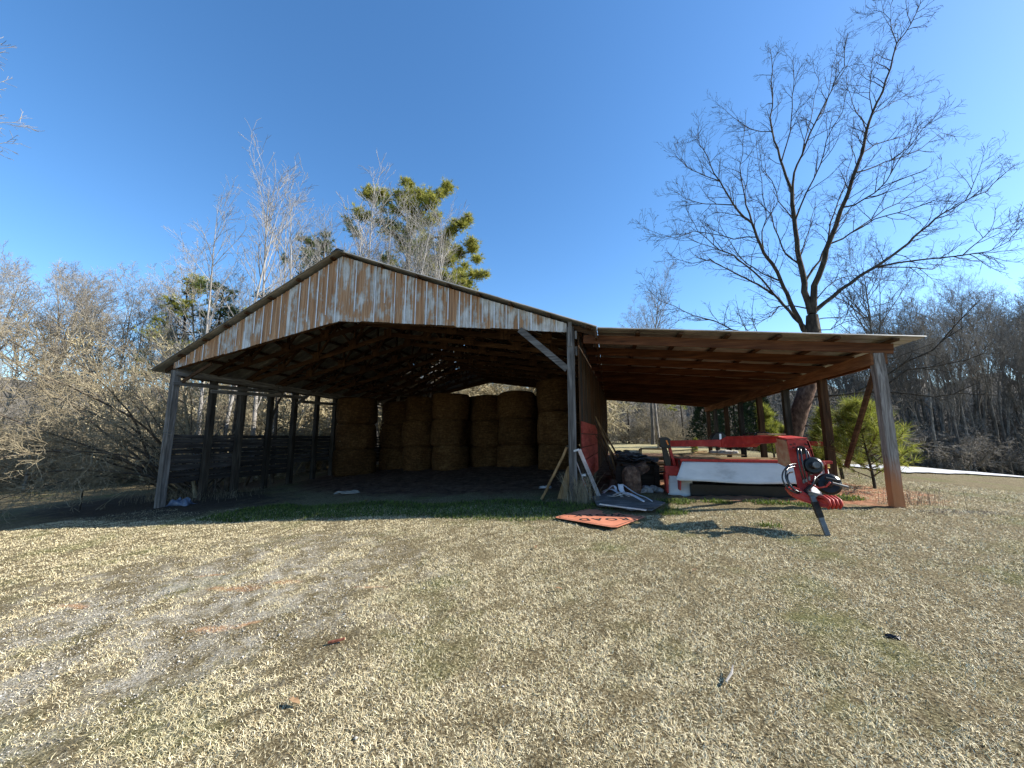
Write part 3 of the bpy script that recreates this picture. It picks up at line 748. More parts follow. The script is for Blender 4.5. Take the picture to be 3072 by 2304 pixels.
MB().slab([(1.39, 9.12, 1.13), (1.66, 9.12, 1.13), (1.52, 9.12, .93), (1.42, 9.12, .86)], .02, (0, 1, 0)).build('shield', M_dark, mw)
# tongue arm
a0 = P(1.28, 9.28, 1.478); a1 = P(2.12, 8.42, 1.505); a2 = P(2.55, 7.15, 1.585)
MB().beam(a0, a1, .13, .135).build('tongue_arm', M_red, mw, bevel=.008)
MB().slab([(2.02, 8.47, 1.425), (2.10, 8.40, 1.42), (2.36, 7.75, 1.44), (2.40, 7.62, 1.50), (2.56, 7.05, 1.53), (2.56, 7.05, 1.63), (2.38, 7.62, 1.645), (2.16, 8.30, 1.63), (2.08, 8.42, 1.575)], .16, (.94, .33, 0)).build('tongue_arm', M_red, mw, bevel=.008)
MB().slab([(2.12, 9.25, 1.52), (2.40, 9.25, 1.52), (2.40, 9.25, 1.66), (2.33, 9.25, 1.73), (2.20, 9.25, 1.70), (2.12, 9.25, 1.60)], .28, (0, 1, 0)).build('gearbox', M_black, mw, bevel=.01)
MB().box((2.27, 9.235, 1.56), (2.31, 9.246, 1.69)).build('sticker', M_white, mw)
for i in range(3):
    MB().tube([(2.36+.03*i, 8.0-.25*i, 1.66), (2.42+.03*i, 7.8-.25*i, 1.70), (2.45+.03*i, 7.5-.2*i, 1.66)], .011, 8).build('hose', M_hose, mw, smooth=True)
MB().slab([(2.36, 7.25, 1.655), (2.60, 7.25, 1.655), (2.66, 6.95, 1.65), (2.42, 6.95, 1.65)], .018).build('cap_plate', M_dirtyred, mw)
# swivel head
def yz(px, pz, y): return (px, y, pz)
MB().slab([(2.545, 7.12, 1.60), (2.60, 6.82, 1.56), (2.64, 6.82, 1.24), (2.62, 6.90, 1.14), (2.565, 7.10, 1.2)], .02, (.9, .4, 0)).build('side_plate', M_dirtyred, mw, bevel=.003)
face = [(2.605, 1.57), (2.87, 1.58), (2.90, 1.55), (2.925, 1.44), (2.945, 1.30), (2.93, 1.22), (2.66, 1.20), (2.63, 1.25)]
MB().slab([(x, 6.80, z) for x, z in face], .022, (0, 1, 0)).build('face_plate', M_red, mw, bevel=.004)
MB().slab([(2.60, 6.80, 1.575), (2.88, 6.80, 1.585), (2.84, 7.22, 1.62), (2.54, 7.22, 1.615)], .02).build('top_plate', M_red, mw, bevel=.004)
MB().slab([(2.885, 6.80, 1.56), (2.955, 6.80, 1.25), (2.93, 7.25, 1.25), (2.86, 7.25, 1.58)], .02, (-1, 0, 0)).build('side_plate', M_red, mw)
MB().beam((2.61, 6.785, 1.43), (2.92, 6.785, 1.44), .02, .012).build('rib', M_red, mw)
MB().tube([(2.77, 6.76, 1.42), (2.77, 6.79, 1.42)], .065, 20).build('hose_port', M_black, mw)
for (x, z) in ((2.65, 1.50), (2.68, 1.46), (2.86, 1.50), (2.88, 1.45), (2.84, 1.51), (2.70, 1.51)):
    MB().tube([(x, 6.782, z), (x, 6.80, z)], .010, 8).build('bolt', M_black, mw)
# drop leg and lower hitch
MB().slab([(2.66, 6.78, 1.22), (2.93, 6.78, 1.22), (2.98, 6.70, 1.10), (2.90, 6.66, 1.05), (2.80, 6.66, .95), (2.78, 6.62, .80), (2.64, 6.62, .78), (2.65, 6.70, 1.0)], .05, (0, 1, 0)).build('drop_leg', M_red, mw, bevel=.006)
fist = [(x-.10, y, z+.035) for x, y, z in ((2.57, 6.55, .82), (2.70, 6.5, .84), (2.78, 6.45, .77), (2.88, 6.4, .735), (3.02, 6.35, .76), (3.06, 6.33, .72), (3.07, 6.33, .66), (3.02, 6.33, .62), (2.90, 6.36, .615), (2.74, 6.45, .66), (2.62, 6.52, .71))]
MB().slab(fist, .26, (.12, 1, .05)).build('hitch_casting', M_red, mw, bevel=.02)
for i in range(4):
    c = P(2.79 + .05*i, 6.28 + .012*i, .735)
    MB().tube([c + P(-.035, .14, .055), c + P(-.005, .02, .072), c + P(.018, -.05, .035), c + P(.024, -.062, -.02), c + P(.012, -.03, -.075)], [.017, .020, .021, .020, .016], 10).build('hitch_fin', M_red, mw, smooth=True)
MB().slab([(2.66, 6.42, .86), (2.86, 6.34, .80), (2.86, 6.34, .765), (2.66, 6.42, .80)], .16, (.2, 1, 0)).build('latch_plate', M_steel, mw, bevel=.005)
MB().beam((2.70, 6.42, .80), (2.775, 6.28, .30), .062, .05, (0, 1, 0)).build('stand_leg', M_steel, mw, bevel=.004)
MB().beam((2.712, 6.398, .72), (2.742, 6.34, .52), .075, .062, (0, 1, 0)).build('stand_sleeve', M_dark, mw, bevel=.004)
# drive line: two guards, yokes
def disc(c, r, d, n=(-.18, -1, .12), name='drive_guard'):
    c = P(*c); n = P(*n).normalized()
    o = MB().tube([c, c + n*d*.15, c + n*d*.6, c + n*d], [r*.97, r, r*.98, r*.80], 36).build(name, M_black, mw, smooth=False)
    return o, c, n
o1, c1, n1 = disc((2.83, 6.62, 1.20), .125, .07)
for (a, b, r0, r1) in ((.05, .13, .055, .05), (.13, .17, .035, .04), (.17, .22, .048, .044)):
    MB().tube([c1 + n1*a, c1 + n1*b], [r0, r1], 18).build('drive_yoke', M_steel if a > .1 else M_black, mw, smooth=False, bevel=.003)
o2, c2, n2 = disc((3.05, 6.72, .93), .155, .08, (-.35, -1, .25))
MB().tube([c2 + n2*.05, c2 + n2*.26], [.034, .03], 16).build('drive_shaft', M_black, mw)
MB().tube([c2 + n2*.12, c2 + n2*.16], [.05, .05], 16).build('drive_yoke', M_dark, mw, bevel=.004)
MB().tube([P(2.92, 6.5, 1.04), P(3.10, 6.5, 1.0)], [.02, .02], 14).build('hydraulic_cylinder', M_black, mw)
MB().tube([P(2.96, 6.42, .98), P(3.14, 6.42, .93)], [.018, .018], 10).build('handle', M_steel, mw)
MB().tube([P(2.72, 6.55, .97), P(2.82, 6.50, .90), P(2.90, 6.45, .93), P(2.95, 6.44, .99)], .012, 8).build('red_hose', M_red, mw, smooth=True)
MB().beam((2.70, 6.60, .84), (2.86, 6.58, 1.02), .05, .045).build('coupling_block', M_black, mw, bevel=.006)
MB().beam((2.90, 6.75, 1.15), (3.05, 6.8, 1.24), .07, .06).build('arm_stub', M_red, mw, bevel=.006)
# hoses looping from the port
def bez(p, n=14):
    p = [P(*q) for q in p]; out = []
    for i in range(len(p)-1):
        a = p[max(i-1, 0)]; b = p[i]; c = p[i+1]; d = p[min(i+2, len(p)-1)]
        for k in range(n):
            t = k/n; out.append(.5*((2*b) + (c-a)*t + (2*a-5*b+4*c-d)*t*t + (3*b-a-3*c+d)*t**3))
    out.append(p[-1]); return out
hs = [[(2.74, 6.74, 1.44), (2.68, 6.66, 1.43), (2.65, 6.60, 1.30), (2.66, 6.58, 1.12), (2.69, 6.60, .98)],
      [(2.76, 6.74, 1.44), (2.71, 6.64, 1.42), (2.69, 6.58, 1.28), (2.70, 6.57, 1.10), (2.72, 6.6, 1.0)],
      [(2.79, 6.74, 1.45), (2.77, 6.64, 1.43), (2.76, 6.60, 1.28), (2.76, 6.6, 1.15), (2.77, 6.62, 1.02)],
      [(2.80, 6.74, 1.43), (2.80, 6.66, 1.40), (2.80, 6.6, 1.30), (2.81, 6.6, 1.22), (2.80, 6.62, 1.1)],
      [(2.66, 6.72, 1.22), (2.52, 6.6, 1.20), (2.40, 6.5, 1.10), (2.38, 6.46, .98), (2.46, 6.46, .86), (2.62, 6.52, .80)],
      [(2.64, 6.72, 1.18), (2.50, 6.6, 1.15), (2.43, 6.5, 1.06), (2.44, 6.46, .96), (2.52, 6.46, .86), (2.66, 6.52, .82)],
      [(2.60, 6.70, 1.10), (2.48, 6.55, 1.08), (2.46, 6.5, .98), (2.54, 6.5, .86), (2.68, 6.54, .84)],
      [(2.84, 6.6, 1.05), (2.78, 6.52, .98), (2.72, 6.5, .90), (2.66, 6.54, .82)]]
for h in hs: MB().tube(bez(h), .0115, 10).build('hose', M_hose, mw, smooth=True)
for h in hs[:5]:
    q = P(*h[-1]); MB().tube([q + P(0, 0, .035), q + P(0, 0, -.03)], [.016, .018], 8).build('hose_fitting', M_steel, mw)

# ------------------------------------------------------------------ junk round the centre post
W['board'] = wood('loose_lumber', [(.25, (.14, .08, .035)), (.5, (.38, .25, .12)), (.8, (.58, .42, .24))], 0)
W['leanb'] = wood('leaning_plank_wood', [(.25, (.10, .055, .025)), (.5, (.27, .17, .08)), (.8, (.42, .30, .17))], 2)
M_ply = noisemat('grey_weathered_sheet', [(.3, (.06, .056, .052)), (.55, (.13, .125, .12)), (.8, (.24, .235, .22))], 3, (1, 3, 1), .9, .4, .01, fine=12)
def single(name, mb, mat, label, cat, group=None, smooth=False, bevel=0):
    o = mb.build(name, mat, None, smooth, bevel); return tag(o, label, cat, group)
r_ = random.Random(31)
single('plank', MB().beam((-1.55, 8.82, g(-1.5, 8.8)+.01), (-.92, 8.52, 1.42), .05, .16, (0, 1, 0), n=6, wob=.012, rng=r_), W['leanb'], 'brown plank leaning against the centre post, its foot out to the left', 'plank')
single('plank', MB().slab([(-1.20, 8.75, g(-1.2, 8.7)), (-.98, 8.70, g(-1, 8.7)), (-.86, 8.6, 1.02), (-.95, 8.6, .98)], .03, (0, 1, 0)), W['leanb'], 'short wide board standing behind the long plank at the centre post', 'board')
# aluminium door frame leaning on the post
fr = thing('door_frame', 'narrow grey aluminium frame leaning against the right side of the centre post', 'metal frame', (-.35, 8.7, g(-.35, 8.7)))
b0, t0 = P(-.46, 8.62, .27), P(-.80, 8.36, 1.32)
b1, t1 = P(-.25, 8.66, .27), P(-.66, 8.34, 1.36)
MB().beam(b0, t0, .018, .03, (0, 1, 0)).build('rail', M_alu, fr)
MB().beam(b1, t1, .075, .04, (0, 1, 0)).build('rail', M_alu, fr)
MB().slab([b0 + P(.02, .03, 0), b1 + P(0, .03, 0), t1 + P(0, .03, 0), t0 + P(.02, .03, 0)], .012, (0, 1, 0)).build('pane', M_dark, fr)
MB().beam(b0.lerp(t0, .52), b1.lerp(t1, .52)*.5 + b0.lerp(t0, .52)*.5, .03, .045).build('latch', M_white, fr)
MB().beam(t0, t1, .03, .04).build('head_rail', M_alu, fr)
# poles leaning on the partition
for i, (x0, y0, x1, z1, w_, lab) in enumerate(((.10, 10.6, -.42, 2.02, .035, 'thin pole leaning on the red boards, nearest of the leaning poles'), (.20, 10.9, -.40, 2.2, .05, 'tallest brown pole leaning against the partition above the slate pile'), (.30, 11.2, -.40, 1.95, .04, 'split pole leaning on the partition beside the tallest pole'),
        (.46, 11.6, -.38, 2.12, .06, 'thick dark pole leaning on the partition, farthest right of the bundle'), (.05, 11.0, -.42, 1.7, .03, 'short thin stick leaning low on the red boards'), (.36, 12.0, -.36, 1.85, .045, 'grey pole leaning behind the others on the partition'))):
    single('pole', MB().tube([(x0, y0, g(x0, y0)), ((x0+x1)/2 + .02, y0 + .1, z1*.5 + .25), (x1, y0+.15, z1)], [w_*.5, w_*.5, w_*.4], 7), W['leanb'] if i % 2 else W['brownz'], lab, 'pole', 'poles leaning on the partition')
# slate pile on a dark pallet
pal = thing('pallet', 'dark wooden pallet stand carrying the pile of broken slates', 'pallet', (.72, 11.0, g(.72, 11)))
M_slate = noisemat('dark_slate', [(.3, (.02, .021, .024)), (.6, (.07, .072, .08)), (.8, (.17, .17, .18))], 6, rough=.6, bump=.3, vary=(.6, 1.8))
W['pallet'] = wood('dark_pallet_wood', [(.25, (.012, .009, .007)), (.5, (.05, .035, .025)), (.8, (.10, .07, .05))], 0)
for i in range(5): MB().beam((.1, 10.45 + .28*i, .98), (1.15, 10.45 + .28*i, .90), .14, .025).build('deck_board', W['pallet'], pal)
for x in (.15, .62, 1.08): MB().beam((x, 10.4, .93), (x, 11.65, .93), .05, .09).build('bearer', W['pallet'], pal)
for (x, y) in ((.15, 10.45), (1.08, 10.45), (.15, 11.6), (1.08, 11.6), (.62, 10.45)):
    MB().beam((x, y, g(x, y) - .05), (x, y, .89), .12, .12).build('leg', W['pallet'], pal)
MB().beam((.2, 10.5, .62), (1.05, 10.52, .60), .03, .55).build('side_board', W['pallet'], pal)
for i in range(110):
    x = r_.uniform(.12, 1.12); y = r_.uniform(10.45, 11.5); z = 1.0 + max(0, .27 - .30*abs(x-.25)) * r_.uniform(.1, 1) + .02
    s_ = r_.uniform(.06, .13); a = r_.uniform(0, 6.28)
    pts = [(s_*math.cos(a + q) * r_.uniform(.7, 1.2), s_*.8*math.sin(a + q)*r_.uniform(.7, 1.2), 0) for q in (0, 1.2, 2.4, 3.6, 5.0)]
    e = Matrix.Rotation(r_.uniform(-.5, .5), 3, 'X') @ Matrix.Rotation(r_.uniform(-.5, .5), 3, 'Y')
    o = MB().slab([e @ Vector(p) + Vector((x, y, z)) for p in pts], .014, e @ Vector((0, 0, 1))).build('roof_slate', M_slate)
    tag(o, 'broken dark roof slate lying in the heap beside the leaning poles', 'slate', 'broken roof slates heaped on the pallet')
# rust-brown rock slab and logs
def rock(name, c, sx, sy, sz, seed, mat, label, cat, group=None, rot=(0, 0, 0)):
    q = random.Random(seed); mb = MB(); vs = []; NS, NR = 12, 7
    for j in range(NR+1):
        ph = math.pi * j / NR
        for k in range(NS):
            a = 2*math.pi*k/NS; k_ = 1 + q.uniform(-.22, .22)
            sp = lambda v: math.copysign(abs(v)**.6, v)
            vs.append((sx*sp(math.sin(ph)*math.cos(a))*k_, sy*sp(math.sin(ph)*math.sin(a))*k_, sz*sp(-math.cos(ph))))
    fs = [(j*NS+k, j*NS+(k+1) % NS, (j+1)*NS+(k+1) % NS, (j+1)*NS+k) for j in range(NR) for k in range(NS)]
    mb.add(vs, fs); o = mb.build(name, mat); o.location = c; o.rotation_euler = rot
    return tag(o, label, cat, group)
M_rock = noisemat('brown_sandstone', [(.3, (.03, .016, .012)), (.55, (.12, .07, .048)), (.8, (.27, .19, .14))], 9, bump=.9, bd=.03, coord='obj')
M_pale = noisemat('pale_rubble', [(.3, (.18, .17, .16)), (.7, (.45, .43, .42))], 6, bump=.8, bd=.02, coord='obj')
rock('stone_slab', (.42, 9.25, .33 + .30), .17, .13, .36, 2, M_rock, 'upright reddish-brown stone slab in front of the slate pile', 'stone slab', rot=(.05, -.15, .3))
rock('stone_slab', (.62, 9.6, .33 + .55), .22, .14, .12, 5, M_rock, 'brown stone lying on top of the upright slab under the slates', 'stone', rot=(.1, -.5, .2))
for i, (x, y, s_, lab) in enumerate(((.78, 9.6, .10, 'largest grey rubble lump right of the upright brown slab'), (.95, 9.75, .09, 'grey rubble lump, middle one beside the mower curtain'), (1.05, 9.6, .07, 'small grey rubble lump nearest the mower curtain'), (.66, 9.45, .06, 'small grey rubble lump touching the brown slab'))):
    rock('rubble', (x, y, g(x, y) + s_*.6), s_*1.2, s_, s_*.8, 40+i, M_pale, lab, 'rubble', 'rubble lumps by the mower', rot=(.2*i, .3, i))
single('log', MB().tube([(-.02, 9.4, g(0, 9.4)+.02), (.03, 9.5, .62)], [.085, .08], 14), M_rock, 'short upright log stump between the metal frame and the brown slab', 'log')
# lumber pile behind the mower end
lp = random.Random(8)
labs = ['topmost', 'second from top', 'third from top', 'fourth from top', 'middle', 'fifth from ground', 'fourth from ground', 'third from ground', 'second from ground', 'lowest']
for i in range(10):
    z = 1.06 - i*.075; y = 12.1 + lp.uniform(-.15, .15); x0 = .95 + lp.uniform(-.12, .1)
    single('lumber_board', MB().beam((x0, y, z + lp.uniform(-.01, .01)), (x0 + lp.uniform(1.9, 2.6), y + lp.uniform(-.3, .3), z + lp.uniform(-.02, .03)), .24, .042), W['board'] if i < 6 else W['brownx'], 'sawn board in the lumber pile beyond the mower, %s' % labs[i], 'board', 'boards in the lumber pile')
for i, (xa, ya, za, xb, yb, zb) in enumerate(((1.7, 12.3, 1.13, 3.0, 12.8, 1.17), (1.9, 12.0, 1.12, 2.7, 12.6, 1.22), (2.3, 12.3, 1.15, 3.6, 12.2, 1.13), (1.6, 12.6, 1.2, 2.4, 12.2, 1.28))):
    single('lumber_board', MB().beam((xa, ya, za), (xb, yb, zb), .13, .03), W['board'], ['pale loose board lying across the pile just under the mower arm', 'short pale board crossing over the lumber pile', 'pale board sticking out right of the lumber pile', 'tilted pale offcut on the left of the lumber pile top'][i], 'board', 'loose boards on the lumber pile')
wf = thing('wooden_frame', 'open wooden box frame standing at the left end of the lumber pile', 'wooden frame', (.9, 12.0, g(.9, 12)))
for (a, b) in (((.82, 11.75, .92), (.82, 11.75, 1.30)), ((1.45, 11.75, .92), (1.45, 11.75, 1.27)), ((.80, 11.75, 1.30), (1.5, 11.75, 1.29)), ((.80, 11.75, .90), (1.5, 11.75, .92)), ((.82, 12.3, .92), (.82, 12.3, 1.28))):
    MB().beam(a, b, .05, .07, (0, 1, 0)).build('rail', W['board'], wf)
single('pale_box', MB().box((.44, 11.9, 1.0), (.78, 12.2, 1.24)), noisemat('pale_crate_board', [(.3, (.42, .38, .30)), (.7, (.62, .58, .5))], 5), 'pale board box beside the open wooden frame behind the slates', 'box', bevel=.01)
for i, (x, y, s_) in enumerate(((3.2, 12.6, .14), (3.45, 12.7, .10), (2.95, 12.7, .09))):
    rock('rag_bundle', (x, y, 1.19), s_*1.4, s_, s_*.5, 60+i, M_pale, ['largest pale bundle lying on the lumber boards under the arm', 'pale bundle at the right end of the lumber boards', 'small pale bundle left of the larger ones on the boards'][i], 'bundle', 'pale bundles on the lumber boards')
# planks on the mower deck
for i, (xa, ya, xb, yb) in enumerate(((1.9, 9.4, 3.3, 9.5), (1.75, 9.75, 3.1, 9.8), (2.2, 9.95, 3.9, 9.9), (3.0, 9.25, 4.0, 9.35))):
    single('deck_plank', MB().beam((xa, ya, 1.145 + .0*i), (xb, yb, 1.15), .15, .03), W['board'], 'weathered plank lying on the mower deck, ' + ['nearest the curtain', 'in the middle', 'at the back', 'at the right end'][i], 'plank', 'planks lying on the mower deck')
# flat grey sheets on the ground
def gp(x, y, dz): return (x, y, g(x, y) + dz)
single('plywood_sheet', MB().slab([gp(-.45, 8.75, .05), gp(.05, 8.95, .10), gp(.95, 7.95, .07), gp(.65, 7.40, .05), gp(-.30, 7.75, .05)], .015), M_ply, 'large grey weathered sheet lying flat right of the centre post', 'sheet')
single('plywood_sheet', MB().slab([gp(-.25, 7.95, .075), gp(.45, 8.15, .09), gp(.75, 7.55, .075), gp(.3, 7.32, .07)], .012), M_ply, 'smaller grey sheet lying over the large one, nearest the road work sign', 'sheet')
single('batten', MB().beam(gp(-.25, 7.68, .10), gp(.55, 7.30, .09), .035, .02), M_alu, 'thin pale strip along the front edge of the grey sheets', 'batten')
# crumpled white trim
M_vin = noisemat('white_vinyl_trim', [(.3, (.42, .43, .45)), (.7, (.68, .69, .71))], 6, rough=.5)
def ribbon(pts, w, name, label, flat=(0, 0, 1)):
    pts = bez(pts, 6); mb = MB(); vs = []
    for i, p in enumerate(pts):
        t = (pts[min(i+1, len(pts)-1)] - pts[max(i-1, 0)]).normalized(); s_ = t.cross(Vector(flat)).normalized(); u = s_.cross(t)
        ww = w * (1 - .5*(i/len(pts))**2)
        vs += [p - s_*ww/2 + u*.012, p, p + s_*ww/2 + u*.012]
    fs = []
    for i in range(len(pts)-1): fs += [(3*i, 3*i+3, 3*i+4, 3*i+1), (3*i+1, 3*i+4, 3*i+5, 3*i+2)]
    o = mb.add(vs, fs).build(name, M_vin, None, True); solid(o, .005); return tag(o, label, 'trim strip', 'crumpled white trim strips')
ribbon([(-.20, 9.0, .42), (-.05, 8.8, .50), (.10, 8.6, .46), (.18, 8.4, .40)], .09, 'trim_strip', 'bent white trim strip nearest the foot of the metal frame')
ribbon([(.02, 8.5, .42), (.20, 8.35, .50), (.38, 8.1, .48), (.55, 7.8, .42)], .10, 'trim_strip', 'longest white trim strip curling down over the grey sheet')
ribbon([(.16, 8.75, .62), (.18, 8.6, .50), (.24, 8.4, .47), (.30, 8.2, .45)], .11, 'trim_strip', 'white trim strip standing up with a flared end')
ribbon([(-.1, 8.5, .40), (.05, 8.3, .43), (.25, 8.2, .50), (.36, 8.12, .47)], .05, 'trim_strip', 'thin white trim strip lying low across the others')
ribbon([(-.22, 8.85, .38), (-.1, 8.9, .48), (.02, 8.95, .56), (.08, 8.85, .44)], .07, 'trim_strip', 'curled white trim strip at the back of the heap')
ribbon([(.2, 8.9, .60), (.45, 8.5, .47), (.62, 8.2, .44), (.72, 8.0, .40)], .03, 'trim_strip', 'narrow pale strip right of the heap pointing at the sheet corner')
# road work sign
sg = thing('road_work_sign', 'orange diamond road work sign lying flat and upside down on the grass', 'road sign', (-.22, 7.0, g(-.22, 7.0) + .022), R(17))
h_ = .80
M_or = noisemat('orange_sign_sheet', [(.3, (.44, .15, .08)), (.7, (.58, .24, .15))], 3, rough=.45, bump=.05)
ROOTW.pop(sg.name)
pl = []
for (a, b) in ((0, -h_), (h_, 0), (0, h_), (-h_, 0)):
    for k in (-.04, .04):
        t = Vector((a, b)) * .96; n_ = Vector((-b, a)).normalized() * k
        pl.append((t.x + n_.x, t.y + n_.y, 0))
MB().slab(pl, .004).build('panel', M_or, sg, local=True)
M_let = noisemat('black_lettering', [(.3, (.012, .012, .012)), (.7, (.02, .02, .02))], 5, bump=0)
mbb = MB(); inner = [(x*.93, y*.93) for x, y, _ in pl]; inn2 = [(x*.905, y*.905) for x, y, _ in pl]; n_ = len(pl)
vs = [(x, y, .0055) for x, y in inner] + [(x, y, .0055) for x, y in inn2]
mbb.add(vs, [(k, (k+1) % n_, n_ + (k+1) % n_, n_ + k) for k in range(n_)]).build('border', M_let, sg, local=True)
def text(word, y, size, name):
    cu = bpy.data.curves.new(name, 'FONT'); cu.body = word; cu.size = size; cu.align_x = 'CENTER'; cu.align_y = 'CENTER'; cu.extrude = .0008; cu.space_character = 1.35; cu.offset = .006
    to = bpy.data.objects.new(name, cu); me = bpy.data.meshes.new_from_object(to); bpy.data.objects.remove(to)
    o = link(name, me, M_let, sg, True); o.location = (0, y, .0062); o.rotation_euler = (0, 0, math.pi); o.scale = (1.0, 1.0, 1)
text('ROAD', -.20, .25, 'lettering'); text('WORK', .15, .25, 'lettering')
# blue tarp bundle, cloths, scraps
def cloth(name, c, sx, sy, h, seed, mat, label, cat, rot=0):
    q = random.Random(seed); N = 22; vs = []; ph = [q.uniform(0, 6.28) for _ in range(8)]
    for j in range(N+1):
        for k in range(N+1):
            u, v = k/N*2-1, j/N*2-1; r2 = max(0, 1 - (u*u)**2 - (v*v)**2)
            z = h * r2**.6 * (.55 + .22*math.sin(4*u+ph[0]) * math.cos(3*v+ph[1]) + .2*math.sin(7*v+5*u+ph[2])) + .008
            x, y = u*sx*(1 + .12*math.sin(3*v+ph[3])), v*sy*(1 + .15*math.sin(2.5*u+ph[4]))
            a = rot; X_, Y_ = x*math.cos(a) - y*math.sin(a) + c[0], x*math.sin(a) + y*math.cos(a) + c[1]
            vs.append((X_, Y_, g(X_, Y_) + max(z, .006)))
    fs = [(j*(N+1)+k, j*(N+1)+k+1, (j+1)*(N+1)+k+1, (j+1)*(N+1)+k) for j in range(N) for k in range(N)]
    o = MB().add(vs, fs).build(name, mat, None, True); solid(o, .004); return tag(o, label, cat)
cloth('tarp_bundle', (-12.05, 8.75), .34, .18, .26, 3, noisemat('faded_blue_tarp', [(.3, (.03, .045, .08)), (.5, (.08, .11, .17)), (.8, (.26, .28, .30))], 5, rough=.5), 'crumpled blue tarp bundle beside the foot of the front left post', 'tarp')
cloth('feed_sack', (-7.6, 10.1), .38, .10, .10, 6, noisemat('dusty_pale_sack', [(.3, (.12, .11, .09)), (.7, (.26, .24, .21))], 5), 'pale crumpled sack lying on the dirt floor before the hay bales', 'sack', .1)
cloth('plastic_scrap', (-1.72, 10.3), .16, .09, .07, 9, M_pale, 'pale plastic scrap on the dirt left of the leaning plank', 'scrap', .1)
single('bark_chip', MB().beam(gp(-2.18, 2.78, .02), gp(-2.07, 2.83, .025), .022, .012, n=4, wob=.004, rng=r_), noisemat('red_bark', [(.3, (.10, .03, .015)), (.7, (.28, .10, .06))], 20), 'reddish bark chip lying in the lawn grass, left of centre', 'bark chip')
cloth('black_scrap', (1.9, 3.55), .04, .018, .02, 12, M_black, 'small black scrap lying in the lawn at right', 'scrap', -.3)
single('dead_stick', MB().tube([gp(.62, 2.78, .03), gp(.67, 2.85, .04), gp(.70, 2.93, .045)], [.006, .008, .004], 6), M_twig_w, 'short pale dead stick in the lawn at centre right', 'stick')
M_leaf = noisemat('brown_fallen_leaf', [(.3, (.16, .09, .04)), (.7, (.34, .22, .12))], 20)
q = random.Random(77)
for i, (x, y) in enumerate(((.55, 2.05), (-1.0, 5.2), (.8, 4.6), (-.55, 4.0), (3.1, 4.0), (-1.9, 2.15))):
    a = q.uniform(0, 6.28); vs = []; s_ = q.uniform(.03, .045)
    ol = [(1, 0), (.5, .35), (.1, .3), (-.1, .55), (-.45, .3), (-1, .1), (-1, -.1), (-.5, -.35), (-.1, -.5), (.1, -.28), (.5, -.4)]
    o = MB().slab([gp(x + s_*(u*math.cos(a) - v*math.sin(a)), y + s_*(u*math.sin(a) + v*math.cos(a)), .03 + .012*abs(v)*2 + .01*u) for u, v in ol], .0015).build('fallen_leaf', M_leaf)
    tag(o, ['curled brown leaf nearest the bottom edge of the lawn', 'brown leaf on the lawn below the road work sign', 'brown leaf on the lawn below the mower', 'brown leaf near the greenest patch of the lawn', 'brown leaf on the right side of the lawn', 'brown leaf among the gravel patches, lower left'][i], 'leaf', 'fallen leaves on the lawn')
# dry weeds at the centre post, as stuff
def weeds(name, cx, cy, rad, n, hmin, hmax, mat, label, seed):
    q = np.random.default_rng(seed); T = Tubes()
    for _ in range(n):
        x, y = cx + q.normal(0, rad), cy + q.normal(0, rad*.7); z = g(x, y); h = q.uniform(hmin, hmax); a = q.uniform(0, 6.28); l = q.uniform(.05, .45)*h
        T.add([(x, y, z), (x + .3*l*math.cos(a), y + .3*l*math.sin(a), z + .5*h), (x + l*math.cos(a), y + l*math.sin(a), z + h*.85), (x + 1.5*l*math.cos(a), y + 1.5*l*math.sin(a), z + h*.8)], [.003, .0025, .002, .001])
    return tag(link(name, T.mesh(name), mat), label, 'weeds', kind='stuff')
weeds('dry_weeds', -.68, 8.3, .16, 260, .15, .75, M_twig_y, 'dry tangled weeds round the foot of the centre post', 1)
weeds('dry_weeds', -11.9, 9.8, .6, 90, .08, .3, M_twig_y, 'sparse dry weeds inside the left plank wall', 2)
weeds('dry_weeds', 5.3, 8.9, .25, 90, .1, .45, M_twig_k, 'thin dark weeds beside the right front post', 3)
weeds('dry_weeds', -14.0, 9.9, .6, 320, .1, .5, M_twig_y, 'dry weeds along the outside of the left wall', 4)
# red implement end beyond the posts
im = thing('hay_rake', 'red and white machine end behind the bushy pine and second right post', 'farm machine', (5.9, 12.2, g(5.9, 12.2)))
MB().slab([(5.15, 12.0, 1.52), (5.7, 12.0, 1.50), (5.95, 12.0, 1.42), (6.05, 12.0, 1.25), (5.85, 12.0, 1.18), (5.6, 12.0, 1.38), (5.15, 12.0, 1.40)], .3, (0, 1, 0)).build('guard', M_red, im, bevel=.01)
MB().beam((5.5, 12.1, 1.33), (5.85, 12.1, 1.12), .05, .12).build('side_panel', M_curt, im)
MB().beam((5.6, 12.2, g(5.6, 12.2)), (5.6, 12.2, 1.4), .08, .08).build('leg', M_red, im)
MB().beam((5.9, 12.25, g(5.9, 12.2)), (5.8, 12.2, 1.25), .06, .06).build('leg', M_dark, im)

# wire fence at the left with one dark post
fe = thing('wire_fence', 'low woven wire fence with a thin dark steel post at far left', 'fence', (-15.6, 8.3, g(-15.6, 8.3)))
pth = [(-12.9, 8.9), (-14.3, 8.6), (-15.35, 8.25), (-17.5, 7.6), (-22, 6.2)]
M_wire = noisemat('rusty_fence_wire', [(.3, (.05, .045, .04)), (.7, (.16, .14, .12))], 20, metal=.3)
MB().beam(gp(-15.2, 8.2, -.1), gp(-15.17, 8.2, 1.02), .035, .035).build('steel_post', M_dark, fe)
for k in range(7):
    z = .12 + .14*k
    MB().tube([Vector(gp(x, y, z + .02*math.sin(x*3+k))) for x, y in pth], .0025, 4).build('wire', M_wire, fe)

